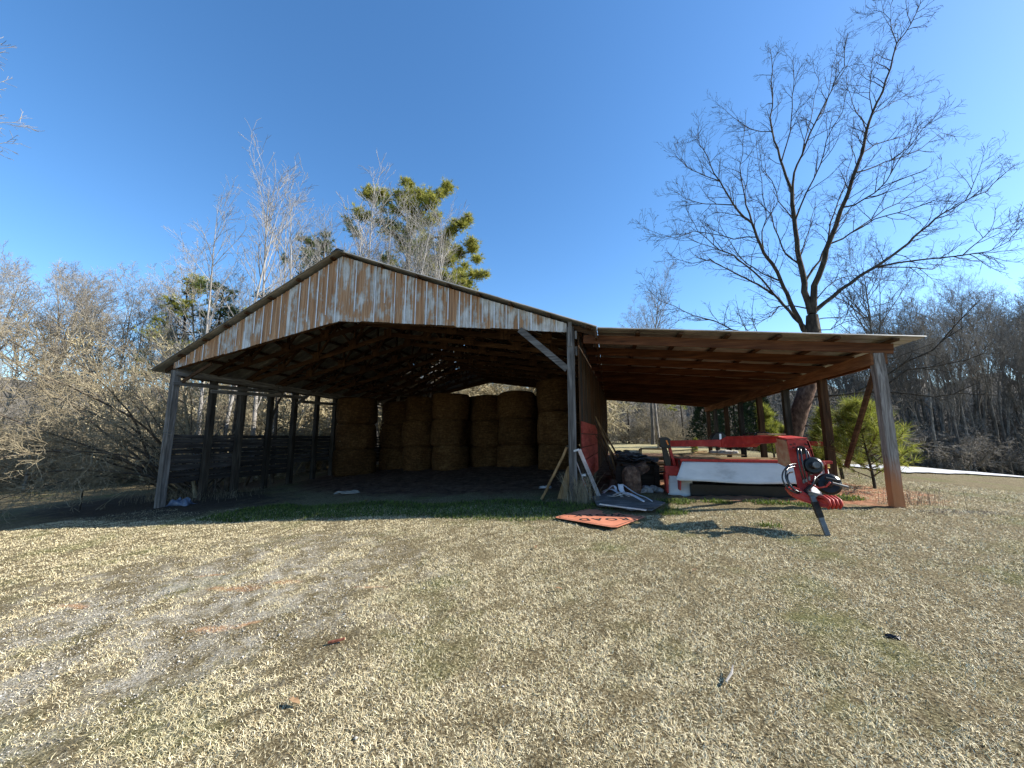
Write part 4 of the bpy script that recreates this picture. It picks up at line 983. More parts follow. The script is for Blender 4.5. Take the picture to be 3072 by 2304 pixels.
# ------------------------------------------------------------------ trees
def unit(v): return v / (np.linalg.norm(v) + 1e-9)
def wander(rng, p, d, L, n, wob, up=0.0):
    pts = [p]; d = unit(np.array(d, float))
    for _ in range(n):
        d = unit(d + rng.normal(0, wob, 3) + np.array([0, 0, up])); pts.append(pts[-1] + d * L / n)
    return np.array(pts)
def side_dir(rng, d, ang):
    r = unit(np.cross(d, rng.normal(0, 1, 3))); return unit(d*math.cos(ang) + r*math.sin(ang))
def spawn(rng, T, pts, rad, lev, spec):
    """children along a polyline. spec[lev] = (count, length, angle lo, hi, tmin, segs, wob, up, r0, r1)"""
    if lev >= len(spec): return
    cnt, Ln, a0, a1, tmin, segs, wob, up, rr = spec[lev]
    n = len(pts) - 1; tot = np.sum(np.linalg.norm(np.diff(pts, axis=0), axis=1))
    cnt = max(1, int(round(cnt * rng.uniform(.8, 1.2))))
    for i in range(cnt):
        t = tmin + (1 - tmin) * (i + rng.uniform(0, 1)) / cnt; t = min(t, .995)
        k = min(int(t*n), n-1); f_ = t*n - k
        p = pts[k]*(1-f_) + pts[k+1]*f_; d = unit(pts[k+1] - pts[k])
        r = rad[k]*(1-f_) + rad[k+1]*f_
        L = Ln * rng.uniform(.65, 1.25) * (1 - .45*max(0, (t - tmin)/(1-tmin)))
        cp = wander(rng, p, side_dir(rng, d, R(rng.uniform(a0, a1))), L, segs, wob, up)
        r0 = min(r*.75, rr * rng.uniform(.8, 1.2)); cr = np.linspace(r0, r0*.35, segs+1)
        T.add(cp, cr); spawn(rng, T, cp, cr, lev+1, spec)
def link_tree(name, label, cat, group, loc, parts, rz=0, sc=1.0, lean=(0, 0)):
    o = bpy.data.objects.new(name, None); C.objects.link(o); o.location = loc; o.rotation_euler = (lean[0], lean[1], rz)
    o.scale = sc if hasattr(sc, '__len__') else (sc, sc, sc); o.empty_display_size = .3
    tag(o, label, cat, group)
    for pn, me in parts:
        c = bpy.data.objects.new(pn, me); C.objects.link(c); c.parent = o
    return o
def bare_variant(seed, H, r0, spec, mat, crown_from=.3, rmin=.006, fork=False, tr_wob=.035):
    rng = np.random.default_rng(seed)
    tr = wander(rng, np.zeros(3), (rng.normal(0, .04), rng.normal(0, .04), 1), H, 12, tr_wob, .03)
    tr[0] -= [0, 0, .3]; rad = r0 * (1 - np.linspace(0, 1, 13)**1.1 * .93); rad[0] *= 1.3
    A = Tubes(); A.add(tr, rad)
    B = Tubes(); sp = [list(x) for x in spec]; sp[0][4] = crown_from
    spawn(rng, B, tr, rad, 0, sp)
    m1 = A.mesh('trunk', 8); m1.materials.append(mat); m2 = B.mesh('branches', 3, rmin); m2.materials.append(mat)
    return [('trunk', m1), ('branches', m2)]
SPEC = lambda H, d=1.0: [(int(17*d), H*.30, 20, 48, .3, 8, .09, .06, .05), (int(7*d), H*.12, 25, 50, .2, 6, .12, .05, .018), (5, H*.05, 25, 55, .15, 4, .15, .03, .008), (3, H*.024, 25, 55, .2, 3, .15, .0, .004)]
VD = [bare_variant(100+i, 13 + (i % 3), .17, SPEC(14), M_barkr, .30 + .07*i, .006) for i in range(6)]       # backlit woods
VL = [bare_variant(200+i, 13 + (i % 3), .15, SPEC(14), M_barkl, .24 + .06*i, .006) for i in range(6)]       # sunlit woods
SPP = [(26, 2.7, 18, 38, .18, 6, .06, .06, .018), (6, .95, 20, 42, .2, 4, .1, .05, .007), (2, .35, 20, 45, .2, 2, .12, .04, .004)]
VP = [bare_variant(300+i, 11, .075, SPP, M_twig_w, .2, .0048, tr_wob=.02) for i in range(3)]                 # pale poplars / saplings
def shrub_variant(seed, n, L, mat, spread=1.0, rmin=.006, arch=-.12, dens=1.0):
    rng = np.random.default_rng(seed); T = Tubes(); S = Tubes()
    for i in range(n):
        a = rng.uniform(0, 6.28); e = rng.uniform(.25, 1.0) * spread
        st = wander(rng, np.array([rng.normal(0, .25), rng.normal(0, .25), -.1]), (math.cos(a)*e, math.sin(a)*e, 1), L*rng.uniform(.6, 1.2), 10, .10, arch)
        rad = np.linspace(.032, .008, 11) * rng.uniform(.6, 1.3); S.add(st, rad)
        spawn(rng, T, st, rad, 0, [(int(14*dens), L*.30, 25, 65, .2, 6, .16, 0, .011), (int(7*dens), L*.12, 25, 65, .15, 4, .2, .0, .006), (3, L*.05, 25, 60, .2, 2, .2, 0, .004)])
    m1 = S.mesh('stems', 5); m1.materials.append(mat); m2 = T.mesh('twigs', 3, rmin); m2.materials.append(mat)
    return [('stems', m1), ('twigs', m2)]
VS = [shrub_variant(400+i, 11, 3.6, M_twig_y, 1.0, .007) for i in range(3)]
M_twig_b = noisemat('sunlit_buff_twig', [(.3, (.28, .23, .13)), (.7, (.60, .52, .34))], 5, (1, 1, 1), .9, .2, .01, 'world')  # buff twig colour brightened to stand in for sunlight
VSb = [shrub_variant(440+i, 12, 3.2, M_twig_b, .8, .008, -.06) for i in range(3)]
VSk = [shrub_variant(420+i, 9, 3.0, M_barkr, 1.0, .008) for i in range(2)]

# needles
def tufts(rng, centers, dirs, n, ln, wd, spread=1.0):
    N = len(centers) * n
    c = np.repeat(centers, n, 0); d = np.repeat(dirs, n, 0)
    v = d + rng.normal(0, .55*spread, (N, 3)); v /= np.linalg.norm(v, axis=1, keepdims=True)
    L = ln * rng.uniform(.6, 1.25, N)[:, None]
    s_ = np.cross(v, rng.normal(0, 1, (N, 3))); s_ /= np.linalg.norm(s_, axis=1, keepdims=True)
    s_ *= wd * .5
    st = c + v * L * .08; tip = c + v*L; tip[:, 2] -= .15 * ln * rng.uniform(0, 1, N)
    V = np.stack([st - s_, st + s_, tip], 1).reshape(-1, 3)
    return V, np.arange(N*3).reshape(-1, 3)
def pine_from_limbs(rng, trunk, trad, limbs, clumps, tuft_n, ln, wd, mat, tm=M_bark):
    """limbs: polylines; clumps: (center, radius, count)"""
    A = Tubes(); A.add(np.array(trunk), np.array(trad)); B = Tubes()
    for pts, r in limbs:
        pts = np.array(pts, float); q = [pts[0]]
        for a, b in zip(pts, pts[1:]):
            for k in range(1, 4): q.append(a + (b-a)*k/3 + rng.normal(0, .04, 3))
        q = np.array(q); B.add(q, np.linspace(r, r*.35, len(q)))
    cs = []; ds = []
    for c, rad, n in clumps:
        c = np.array(c, float)
        d = rng.normal(0, 1, (n, 3)); d /= np.linalg.norm(d, axis=1, keepdims=True)
        p = c + d * rad * np.abs(rng.normal(.35, .38, (n, 1))) * np.array([1, 1, .72])
        dd = d*.7 + np.array([0, 0, .6]); cs.append(p); ds.append(dd / np.linalg.norm(dd, axis=1, keepdims=True))
        for k in range(0, n, 5): B.add(np.array([c, c*.5 + p[k]*.5 + rng.normal(0, .05, 3), p[k]]), [.03, .02, .012])
    V, F = tufts(rng, np.concatenate(cs), np.concatenate(ds), tuft_n, ln, wd)
    m1 = A.mesh('trunk', 9); m1.materials.append(tm); m2 = B.mesh('limbs', 5); m2.materials.append(tm)
    m3 = mesh_np('crown', V, [F]); m3.materials.append(mat)
    return [('trunk', m1), ('limbs', m2), ('crown', m3)]
def pine_variant(seed, H, mat, bare=.45, wd=.035):
    rng = np.random.default_rng(seed)
    tr = wander(rng, np.zeros(3), (0, 0, 1), H, 10, .02, .03); tr[0] -= [0, 0, .3]
    limbs = []; clumps = []
    for i in range(26):
        t = rng.uniform(bare, .99); k = min(int(t*10), 9); p = tr[k] + (tr[k+1]-tr[k])*(t*10-k)
        a = rng.uniform(0, 6.28); L = H*.17*(1.25 - t) * 1.8 * rng.uniform(.5, 1.2)
        q = p + np.array([math.cos(a)*L, math.sin(a)*L, L*rng.uniform(0, .45)])
        limbs.append(([p, (p+q)/2 + [0, 0, -.1], q], .05))
        clumps += [(q, rng.uniform(.5, .9), 26), (p*.4+q*.6 + rng.normal(0, .3, 3), rng.uniform(.4, .7), 16)]
    clumps.append((tr[-1], .7, 30))
    return pine_from_limbs(rng, tr, .2*(1 - np.linspace(0, 1, 11)*.8), limbs, clumps, 11, .30, wd, mat)
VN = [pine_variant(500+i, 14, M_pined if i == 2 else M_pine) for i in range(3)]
def cedar_variant(seed, H, Rr):
    rng = np.random.default_rng(seed); A = Tubes(); A.add(np.array([(0, 0, -.2), (0, 0, H*.5), (0, 0, H)]), [.12, .07, .01])
    N = 2600; t = rng.uniform(0, 1, N)**.8; a = rng.uniform(0, 6.28, N)
    lob = 1 + .22*np.sin(5*a + 9*t) + .15*np.sin(11*a - 17*t)
    r = Rr * (1-t)**.75 * rng.uniform(.55, 1.0, N)**.5 * lob
    c = np.stack([r*np.cos(a), r*np.sin(a), .15 + t*(H-.15)], -1); d = np.stack([np.cos(a), np.sin(a), np.full(N, .9)], -1); d /= np.linalg.norm(d, axis=1, keepdims=True)
    V, F = tufts(rng, c, d, 9, .24, .05, .8)
    m1 = A.mesh('trunk', 6); m1.materials.append(M_bark); m3 = mesh_np('crown', V, [F]); m3.materials.append(M_cedar)
    return [('trunk', m1), ('crown', m3)]
VC = [cedar_variant(600, 5.5, 1.6), cedar_variant(601, 6.5, 1.9)]
def young_pine(seed, H, Rr, mat=M_pineb, n1=26, ln=.24, wd=.006):
    rng = np.random.default_rng(seed); A = Tubes(); st = wander(rng, np.array([0, 0, -.05]), (0, 0, 1), H*.95, 8, .04, .03); A.add(st, np.linspace(.035, .008, 9))
    B = Tubes(); cs = []; ds = []
    for i in range(n1):
        t = .12 + .88*(i + rng.uniform(0, 1))/n1; k = min(int(t*8), 7); p = st[k] + (st[k+1]-st[k])*(t*8-k)
        a = i*2.4 + rng.uniform(-.4, .4); L = Rr*(1.15 - .85*t)*rng.uniform(.65, 1.1)
        b = wander(rng, p, (math.cos(a), math.sin(a), .35), L, 6, .08, .08); B.add(b, np.linspace(.012, .004, 7))
        for q in range(2, 7):
            for _ in range(3): cs.append(b[q] + rng.normal(0, .02, 3)); ds.append(unit(b[q]-b[q-1] + [0, 0, .15] + rng.normal(0, .25, 3)))
        for s_ in range(3):
            b2 = wander(rng, b[2+s_], side_dir(rng, unit(b[3]-b[2]), R(45)), L*.4, 4, .08, .1); B.add(b2, np.linspace(.008, .003, 5))
            for q in range(1, 5):
                for _ in range(2): cs.append(b2[q]); ds.append(unit(b2[q]-b2[q-1] + [0, 0, .2] + rng.normal(0, .2, 3)))
    for _ in range(8): cs.append(st[-1]); ds.append(unit(np.array([rng.normal(0, .4), rng.normal(0, .4), 1])))
    V, F = tufts(rng, np.array(cs), np.array(ds), 11, ln, wd, .6)
    m1 = A.mesh('trunk', 7); m1.materials.append(M_bark); m2 = B.mesh('branches', 5); m2.materials.append(M_barkt); m3 = mesh_np('needles', V, [F]); m3.materials.append(mat)
    return [('trunk', m1), ('branches', m2), ('needles', m3)]

# image bearing -> world, for siting trees at a real distance
CY, SY, CP, SP = math.cos(R(14.3)), math.sin(R(14.3)), math.cos(R(8)), math.sin(R(8))
def at(px, py, Y):
    a = (px - 1536)/1154; b = (1152 - py)/1154; u = b*CP + SP; w = CP - b*SP
    d = Vector((a*CY - w*SY, a*SY + w*CY, u)); return Vector((0, 0, EYE)) + d * (Y / d.y)
def bearing(px, dist):
    a = (px - 1536)/1154 / CP; d = Vector((a*CY - SY, a*SY + CY)); d = d / d.length; return d.x*dist, d.y*dist

# --- the big bare tree behind the lean-to
def hero():
    rng = np.random.default_rng(42); Y0 = 15.0
    Z = lambda x, y: (1900 + .603*x, .603*y)
    L = [  # (zoom-pixel polyline, end depth offset, start radius, end radius)
     ([(885, 1560), (850, 1450), (845, 1370), (825, 1290), (815, 1200), (800, 1080), (790, 940)], .3, .15, .085),
     ([(790, 940), (760, 880), (730, 790), (700, 700), (690, 640), (692, 530), (685, 400), (690, 310), (680, 240)], .9, .075, .012),
     ([(790, 940), (800, 860), (840, 770), (880, 660), (915, 590), (960, 500), (1000, 410), (1050, 330), (1060, 180)], -.9, .06, .012),
     ([(775, 800), (768, 700), (785, 600), (790, 480), (800, 400), (795, 300)], -1.0, .035, .01),
     ([(895, 1560), (900, 1420), (935, 1340), (960, 1240), (1010, 1120), (1030, 1050), (1070, 960), (1100, 860), (1140, 760), (1160, 650), (1190, 560), (1240, 460), (1280, 340), (1310, 215), (1380, 120), (1430, 10)], -1.4, .15, .012),
     ([(1310, 215), (1285, 150), (1280, 100), (1240, 60), (1195, 50)], .4, .02, .007),
     ([(900, 1550), (1000, 1470), (1080, 1410), (1200, 1330), (1290, 1270), (1370, 1210), (1430, 1150), (1500, 1090), (1560, 1050), (1650, 1000), (1760, 950), (1830, 880), (1915, 810)], 1.6, .11, .009),
     ([(1200, 1330), (1300, 1310), (1450, 1290), (1600, 1275), (1700, 1260), (1770, 1250), (1850, 1210), (1880, 1190)], -1.2, .05, .008),
     ([(1210, 1330), (1400, 1330), (1490, 1340), (1560, 1300), (1640, 1280)], 1.2, .03, .008),
     ([(1650, 1000), (1690, 920), (1720, 850), (1750, 740)], -.6, .022, .007),
     ([(1650, 1270), (1720, 1200), (1780, 1140), (1870, 1120), (1930, 1090)], .6, .025, .007),
     ([(880, 1660), (845, 1620), (800, 1580), (740, 1510), (700, 1465), (620, 1415), (560, 1385), (490, 1350), (430, 1320), (380, 1290), (290, 1310), (165, 1290)], 1.4, .10, .01),
     ([(870, 1660), (845, 1640), (795, 1535), (765, 1460), (735, 1400), (690, 1310), (650, 1260), (615, 1180), (590, 1110), (550, 1080), (500, 1020), (470, 970), (430, 900), (400, 860), (370, 780), (330, 720), (320, 640)], -1.2, .13, .01),
     ([(700, 1450), (640, 1390), (560, 1320), (500, 1270), (430, 1245), (370, 1190), (320, 1150), (280, 1080), (265, 1010)], -1.5, .055, .008),
     ([(430, 1245), (330, 1210), (250, 1170), (200, 1160)], .8, .02, .007),
     ([(590, 1195), (500, 1190), (430, 1170), (300, 1150), (210, 1185), (130, 1165), (45, 1130)], -1.0, .03, .006),
     ([(585, 1110), (560, 1020), (545, 930), (530, 830), (545, 700), (560, 560)], 1.0, .045, .008),
     ([(820, 1330), (790, 1290), (740, 1230), (700, 1130), (680, 1060), (620, 1000), (575, 980), (540, 880)], 1.3, .05, .008),
     ([(690, 650), (640, 655), (580, 640), (520, 600), (470, 560), (405, 515)], .6, .028, .007),
     ([(500, 1020), (400, 1015), (330, 1010), (260, 990), (180, 940)], -.8, .03, .007),
     ([(430, 900), (370, 880), (300, 850), (240, 800), (200, 710)], .9, .028, .007),
     ([(850, 1540), (790, 1520), (720, 1525), (690, 1570), (620, 1610), (550, 1620), (470, 1590)], -1.0, .035, .008),
     ([(860, 1410), (900, 1330), (940, 1260), (975, 1150), (1000, 1060), (1030, 970), (1060, 900), (1090, 780), (1100, 600)], 1.6, .06, .009),
     ([(985, 1230), (1080, 1160), (1200, 1080), (1320, 1010), (1450, 920), (1550, 870)], 1.2, .045, .008),
     ([(1040, 1040), (1100, 1020), (1200, 960), (1260, 900), (1330, 780), (1440, 640), (1490, 600)], -1.3, .04, .008),
     ([(1060, 1130), (1200, 1090), (1350, 1050), (1490, 1000), (1580, 1000)], -.9, .035, .008),
     ([(1140, 760), (1200, 720), (1300, 690), (1400, 650), (1480, 610)], 1.0, .03, .008),
     ([(1190, 560), (1260, 530), (1330, 490), (1400, 440)], .7, .022, .007),
     ([(1100, 860), (1200, 830), (1310, 790), (1430, 740), (1530, 660), (1600, 680)], 1.5, .035, .008),
     ([(1160, 650), (1110, 560), (1080, 470), (1060, 380)], 1.2, .025, .007),
     ([(1190, 560), (1175, 480), (1180, 380), (1200, 240)], -.8, .022, .007),
     ([(840, 770), (870, 640), (890, 560), (925, 400), (890, 290)], 1.1, .03, .007),
     ([(910, 600), (970, 480), (990, 330), (1010, 220)], 1.3, .025, .007),
     ([(830, 1100), (860, 960), (930, 820), (960, 700), (1040, 560), (1070, 420)], -1.4, .045, .007),
     ([(840, 1280), (880, 1130), (900, 1040), (960, 980)], 1.5, .03, .007),
     ([(910, 1590), (1000, 1580), (1100, 1570), (1160, 1530), (1290, 1500)], 1.0, .028, .007),
     ([(900, 1500), (960, 1430), (1040, 1380), (1130, 1370), (1230, 1390), (1300, 1395)], 1.3, .03, .007),
     ([(885, 1680), (740, 1700), (600, 1670), (490, 1640), (400, 1595), (300, 1570), (200, 1520), (120, 1490), (70, 1435)], -1.6, .05, .006),
     ([(900, 1640), (980, 1640), (1060, 1600), (1150, 1580), (1240, 1570)], -1.2, .025, .007),
     ([(735, 1400), (640, 1360), (560, 1310), (480, 1200), (420, 1100), (410, 1010)], 1.7, .04, .007),
     ([(650, 1260), (640, 1150), (660, 1050), (640, 900), (620, 800), (610, 680)], 1.4, .035, .007),
     ([(785, 1100), (720, 1000), (690, 900), (640, 830), (620, 700)], -1.3, .03, .007),
    ]
    A = Tubes(); B = Tubes()
    base = at(2362, 1420, Y0); base.z = g(base.x, base.y) - .2
    trk = [base] + [at(x, y, Y0) for x, y in ((2372, 1330), (2398, 1235), (2425, 1155), (2436, 1080), (2440, 1000), (2436, 945))]
    tp = np.array([np.array(p) for p in trk]); A.add(tp[:5], [.31, .27, .255, .25, .235]); B.add(tp[3:], [.248, .236, .225, .17])
    known = []                       # (zoom x, zoom y, depth offset, point)
    for li, (pl, dz, r0, r1) in enumerate(L):
        n = len(pl); start = 0.0; snap = None
        if known and not (pl[0][1] > 1540):
            kx = min(known, key=lambda k: (k[0]-pl[0][0])**2 + (k[1]-pl[0][1])**2); start = kx[2]; snap = kx[3]
        pts = []; rads = []
        for i, q in enumerate(pl):
            off = start + dz * 1.3 * i/(n-1)
            pts.append(np.array(at(*Z(*q), Y0 + off)))
        pts = np.array(pts)
        if snap is not None: pts[0] = snap
        for i in range(n-1):
            for k in range(5):
                f_ = k/5; known.append((pl[i][0]*(1-f_) + pl[i+1][0]*f_, pl[i][1]*(1-f_) + pl[i+1][1]*f_, start + dz*1.3*(i+f_)/(n-1), pts[i]*(1-f_) + pts[i+1]*f_))
        fine_ = [pts[0]]
        for a, b in zip(pts, pts[1:]):
            l = np.linalg.norm(b - a); m_ = a*.5 + b*.5 + rng.normal(0, .025, 3) * l; fine_ += [m_, b]
        fine_ = np.array(fine_); rad = .74 * (r0 + (r1 - r0) * np.linspace(0, 1, len(fine_))**.7)
        B.add(fine_, rad)
        lowl = pl[0][1] > 1300
        spawn(rng, B, fine_, rad, 0, [(len(pl)*2.0, 1.2, 26, 52, .20, 8, .11, .03, .013), (5, .45, 28, 55, .2, 6, .13, .02, .0055), (2.4, .18, 25, 50, .2, 4, .13, 0, .0034)])
        # end tuft
        spawn(rng, B, fine_[-3:], rad[-3:], 0, [(3, .5, 20, 50, .3, 5, .17, .03, .009), (4, .22, 28, 65, .2, 3, .2, .02, .006)])
    # low branches to the right seen past the last post
    for (pl, r0) in (([(2440, 1190), (2520, 1185), (2600, 1175), (2700, 1178), (2800, 1190), (2880, 1180), (2990, 1186)], .045), ([(2560, 1180), (2640, 1140), (2720, 1085), (2800, 1050), (2880, 960), (2940, 900)], .035), ([(2640, 1170), (2720, 1110), (2800, 1100), (2900, 1080), (2950, 1060)], .025),
                     ([(2860, 1182), (2930, 1150), (2935, 1120)], .015), ([(2380, 1275), (2450, 1278), (2540, 1300), (2600, 1350)], .03), ([(2420, 1070), (2560, 1060), (2680, 1075), (2800, 1030)], .02)):
        pts = np.array([np.array(at(x, y, 15 - .25*i)) for i, (x, y) in enumerate(pl)]); rad = np.linspace(r0, .008, len(pts)); B.add(pts, rad)
        spawn(rng, B, pts, rad, 0, [(7, .8, 25, 60, .3, 6, .2, .02, .012), (4, .3, 28, 65, .2, 4, .2, .02, .006)])
    m1 = A.mesh('trunk', 12); m1.materials.append(M_barkt); m2 = B.mesh('branches', 6, .003); m2.materials.append(M_bark)
    link_tree('bare_tree', 'large bare tree with a leaning trunk rising behind the lean-to roof', 'tree', None, (0, 0, 0), [('trunk', m1), ('branches', m2)])
hero()

# --- pines behind the barn
def hero_pine():
    rng = np.random.default_rng(7); Y0 = 27.0
    Z = lambda x, y, o=0: np.array(at(500 + .452*x, 450 + .452*y, Y0 + o))
    trunk = [Z(1560, 1500), Z(1570, 1100), Z(1600, 800), Z(1610, 560), Z(1630, 420), Z(1660, 280)]
    b = trunk[0].copy(); trunk = [np.array([b[0], Y0, g(b[0], Y0)-.3])] + trunk
    limbs = [([Z(1610, 500), Z(1700, 420), Z(1780, 345), Z(1860, 285, 1)], .13), ([Z(1600, 700), Z(1720, 600, -1), Z(1880, 560, -1), Z(1960, 520, -1)], .11), ([Z(1590, 850), Z(1790, 750, 1), Z(1900, 720, 1), Z(2010, 670, 1)], .12),
             ([Z(1580, 950), Z(1800, 860, -1), Z(1950, 840, -1), Z(2070, 830, -1)], .11), ([Z(1620, 500), Z(1540, 400, 1), Z(1400, 310, 1)], .10), ([Z(1600, 640), Z(1480, 520, -1), Z(1330, 430, -1)], .1), ([Z(1640, 420), Z(1650, 300), Z(1620, 220)], .1)]
    cl = []
    for (x, y, rr, n, o) in ((1610, 230, .55, 50, 0), (1690, 260, .9, 110, 0), (1560, 310, .75, 80, .5), (1860, 275, .6, 60, 1), (1800, 300, .7, 60, .8), (1740, 350, .7, 60, -.4), (1590, 380, .8, 80, -.5), (1400, 310, .8, 70, 1), (1350, 290, .5, 40, 1), (1450, 290, .5, 40, .8),
                             (1950, 500, .6, 60, -1), (1880, 540, .5, 40, -1), (1980, 470, .4, 30, -1), (1720, 600, 1.0, 110, 0), (1640, 520, .9, 70, 0), (1760, 500, .6, 40, 0), (1560, 600, 1.0, 90, .5), (2030, 660, .65, 70, 1), (1930, 680, .6, 60, 1), (2060, 720, .4, 30, 1), (1820, 700, .8, 70, .5), (1700, 700, 1.0, 100, -.5),
                             (2060, 830, .55, 60, -1), (1960, 880, .75, 80, -1), (1850, 830, .9, 100, 0), (1750, 800, .9, 90, 0), (1650, 830, 1.1, 100, .5), (1900, 920, .8, 70, -.6), (2000, 900, .5, 50, -.6), (1330, 430, .7, 50, -1), (1480, 480, .9, 70, 0), (1250, 500, .6, 40, -1), (1740, 930, 1.0, 80, 0), (1850, 620, .8, 60, 0), (1800, 430, .6, 40, .3), (1880, 740, .8, 60, 0), (1500, 360, .7, 50, 0), (1650, 440, .8, 60, 0), (1950, 800, .7, 50, 0), (1560, 900, 1.1, 90, 0), (1450, 700, .9, 60, 1)):
        c0 = Z(x, y, o)
        for _ in range(4): cl.append((c0 + rng.normal(0, .55, 3)*rr*np.array([1, 1, .7]), rr*rng.uniform(.7, 1.25), int(n*1.0)))
    parts = pine_from_limbs(rng, trunk, [.30, .28, .25, .22, .18, .15, .08], limbs, cl, 13, .34, .032, M_pine)
    link_tree('pine_tree', 'tall yellow-green pine above the barn roof, right of the ridge', 'pine', None, (0, 0, 0), parts)
hero_pine()
def place(px, dist, var, H, label, cat, name='bare_tree', group=None, base=14., rz=None, dz=0, wx=1.0, lean=(0, 0)):
    x, y = bearing(px, dist); s_ = H/base
    return link_tree(name, label, cat, group, (x, y, g(x, y) + dz), var, rz if rz is not None else pr.uniform(0, 6.28), (s_*wx, s_*wx, s_), lean)
pr = random.Random(123)
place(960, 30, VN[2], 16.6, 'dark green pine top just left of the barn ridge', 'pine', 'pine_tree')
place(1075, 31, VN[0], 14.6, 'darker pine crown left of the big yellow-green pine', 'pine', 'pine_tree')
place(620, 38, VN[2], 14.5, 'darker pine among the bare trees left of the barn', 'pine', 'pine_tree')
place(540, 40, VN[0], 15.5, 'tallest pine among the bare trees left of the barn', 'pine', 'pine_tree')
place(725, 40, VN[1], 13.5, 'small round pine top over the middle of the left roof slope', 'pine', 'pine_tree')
# pale saplings above the left roof slope
for (px, top, d, v, lab) in ((775, 490, 21, 0, 'tallest pale-barked sapling above the left roof slope'), (680, 550, 20, 1, 'pale-barked sapling left of the tallest one'), (610, 600, 20, 2, 'leftmost pale-barked sapling over the barn roof'), (900, 610, 23, 1, 'pale sapling between the tall saplings and the dark pine'),
        (1085, 510, 25, 2, 'tall pale sapling just left of the big yellow-green pine'), (1030, 640, 24, 0, 'pale sapling above the barn ridge'), (1180, 620, 23, 1, 'pale sapling in front of the big pine trunk'), (1240, 690, 24, 0, 'pale sapling low in front of the right side of the big pine'), (840, 600, 24, 2, 'pale sapling right beside the tallest one'), (1130, 580, 24, 0, 'slim sapling among those in front of the pine'), (960, 680, 22, 2, 'low pale sapling under the dark pine crown')) + tuple((pr.uniform(900, 1330), pr.uniform(640, 770), pr.uniform(23, 26), k % 3, 'pale sapling in the dense low cluster behind the barn ridge') for k in range(16)):
    x, y = bearing(px, d); fwd = -x*SY + y*CY
    top_z = EYE + (1314 - top)/1154 * fwd * 1.0
    link_tree('pale_sapling', lab, 'sapling', 'pale-barked saplings behind the barn', (x, y, g(x, y)), VP[v], pr.uniform(0, 6), ((top_z - g(x, y))/11*1.05, (top_z - g(x, y))/11*1.05, (top_z - g(x, y))/11))

# --- woods.  (px range, distance range, top height above ground, variants, count)
def woods(pxs, d0, d1, H0, H1, var, n, name, label, group, seed, base=14., wx=1.0):
    q = random.Random(seed)
    for i in range(n):
        px = pxs[0] + (pxs[1]-pxs[0]) * (i + q.uniform(-.3, 1.3))/n
        d = q.uniform(d0, d1); x, y = bearing(px, d); H = q.uniform(H0, H1); s_ = H/base
        link_tree(name, label, 'tree', group, (x, y, g(x, y)), var[q.randrange(len(var))], q.uniform(0, 6.28), (s_*wx, s_*wx, s_), (q.uniform(-.05, .05), q.uniform(-.05, .05)))
def sky_y(px, prof):
    for (a, b), (c, d) in zip(prof, prof[1:]):
        if a <= px <= c: return b + (d-b)*(px-a)/(c-a)
    return prof[0][1] if px < prof[0][0] else prof[-1][1]
def woods(pxs, d0, d1, prof, jit, var, n, name, label, group, seed, base=14., wx=1.0):
    """rows of trees; d is the distance straight ahead, prof the skyline they reach"""
    q = random.Random(seed)
    for i in range(n):
        px = pxs[0] + (pxs[1]-pxs[0]) * (i + q.uniform(-.3, 1.3))/n
        fwd = q.uniform(d0, d1); t = (px - 1536)/1154/CP; x, y = fwd*(t*CY - SY), fwd*(t*SY + CY)
        H = EYE + (1314 - sky_y(px, prof))/1154*fwd*1.02 - g(x, y); H *= q.uniform(*jit); s_ = H/base
        link_tree(name, label, 'tree', group, (x, y, g(x, y)), var[q.randrange(len(var))], q.uniform(0, 6.28), (s_*wx, s_*wx, s_), (q.uniform(-.05, .05), q.uniform(-.05, .05)))
gL = 'bare trees of the woods left of the barn'; gB = 'bare trees of the woods behind the barn'; gR = 'bare trees of the woods right of the barn'; gF = 'trees across the meadow behind the lean-to'
PL = [(0, 850), (200, 830), (430, 870), (600, 800)]; PB = [(560, 860), (800, 1000), (1300, 1080)]; PF = [(1750, 1150), (2300, 1120), (2650, 1080)]; PR = [(2300, 1100), (2560, 1040), (2660, 990), (2760, 915), (2860, 925), (3072, 920)]
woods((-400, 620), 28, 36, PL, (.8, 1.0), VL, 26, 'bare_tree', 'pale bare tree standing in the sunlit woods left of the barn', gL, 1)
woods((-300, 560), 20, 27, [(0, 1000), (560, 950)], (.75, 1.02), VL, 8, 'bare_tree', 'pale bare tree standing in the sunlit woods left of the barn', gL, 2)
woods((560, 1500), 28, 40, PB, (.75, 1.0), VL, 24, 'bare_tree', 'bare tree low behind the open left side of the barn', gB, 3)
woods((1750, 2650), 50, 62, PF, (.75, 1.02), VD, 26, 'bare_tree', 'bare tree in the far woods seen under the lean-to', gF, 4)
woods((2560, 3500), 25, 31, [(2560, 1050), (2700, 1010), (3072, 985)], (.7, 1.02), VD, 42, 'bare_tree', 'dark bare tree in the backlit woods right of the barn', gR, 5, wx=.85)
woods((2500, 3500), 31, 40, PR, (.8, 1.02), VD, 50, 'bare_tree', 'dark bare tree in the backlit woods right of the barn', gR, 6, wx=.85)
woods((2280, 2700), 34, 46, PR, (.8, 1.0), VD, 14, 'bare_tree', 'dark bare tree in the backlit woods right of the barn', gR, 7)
place(1950, 45, VD[1], 17.5, 'reddish bare treetop peeking over the left end of the lean-to roof', 'tree', wx=.9)
place(2600, 45, VD[3], 18.0, 'bare treetop peeking over the right end of the lean-to roof', 'tree', wx=.9)
place(-930, 23, VL[2], 15.0, 'bare tree at the left edge with only its branch tips in view', 'tree')
place(1968, 27, VD[4], 9.0, 'slim dark-trunked bare tree in the meadow seen under the lean-to', 'tree', base=15.)
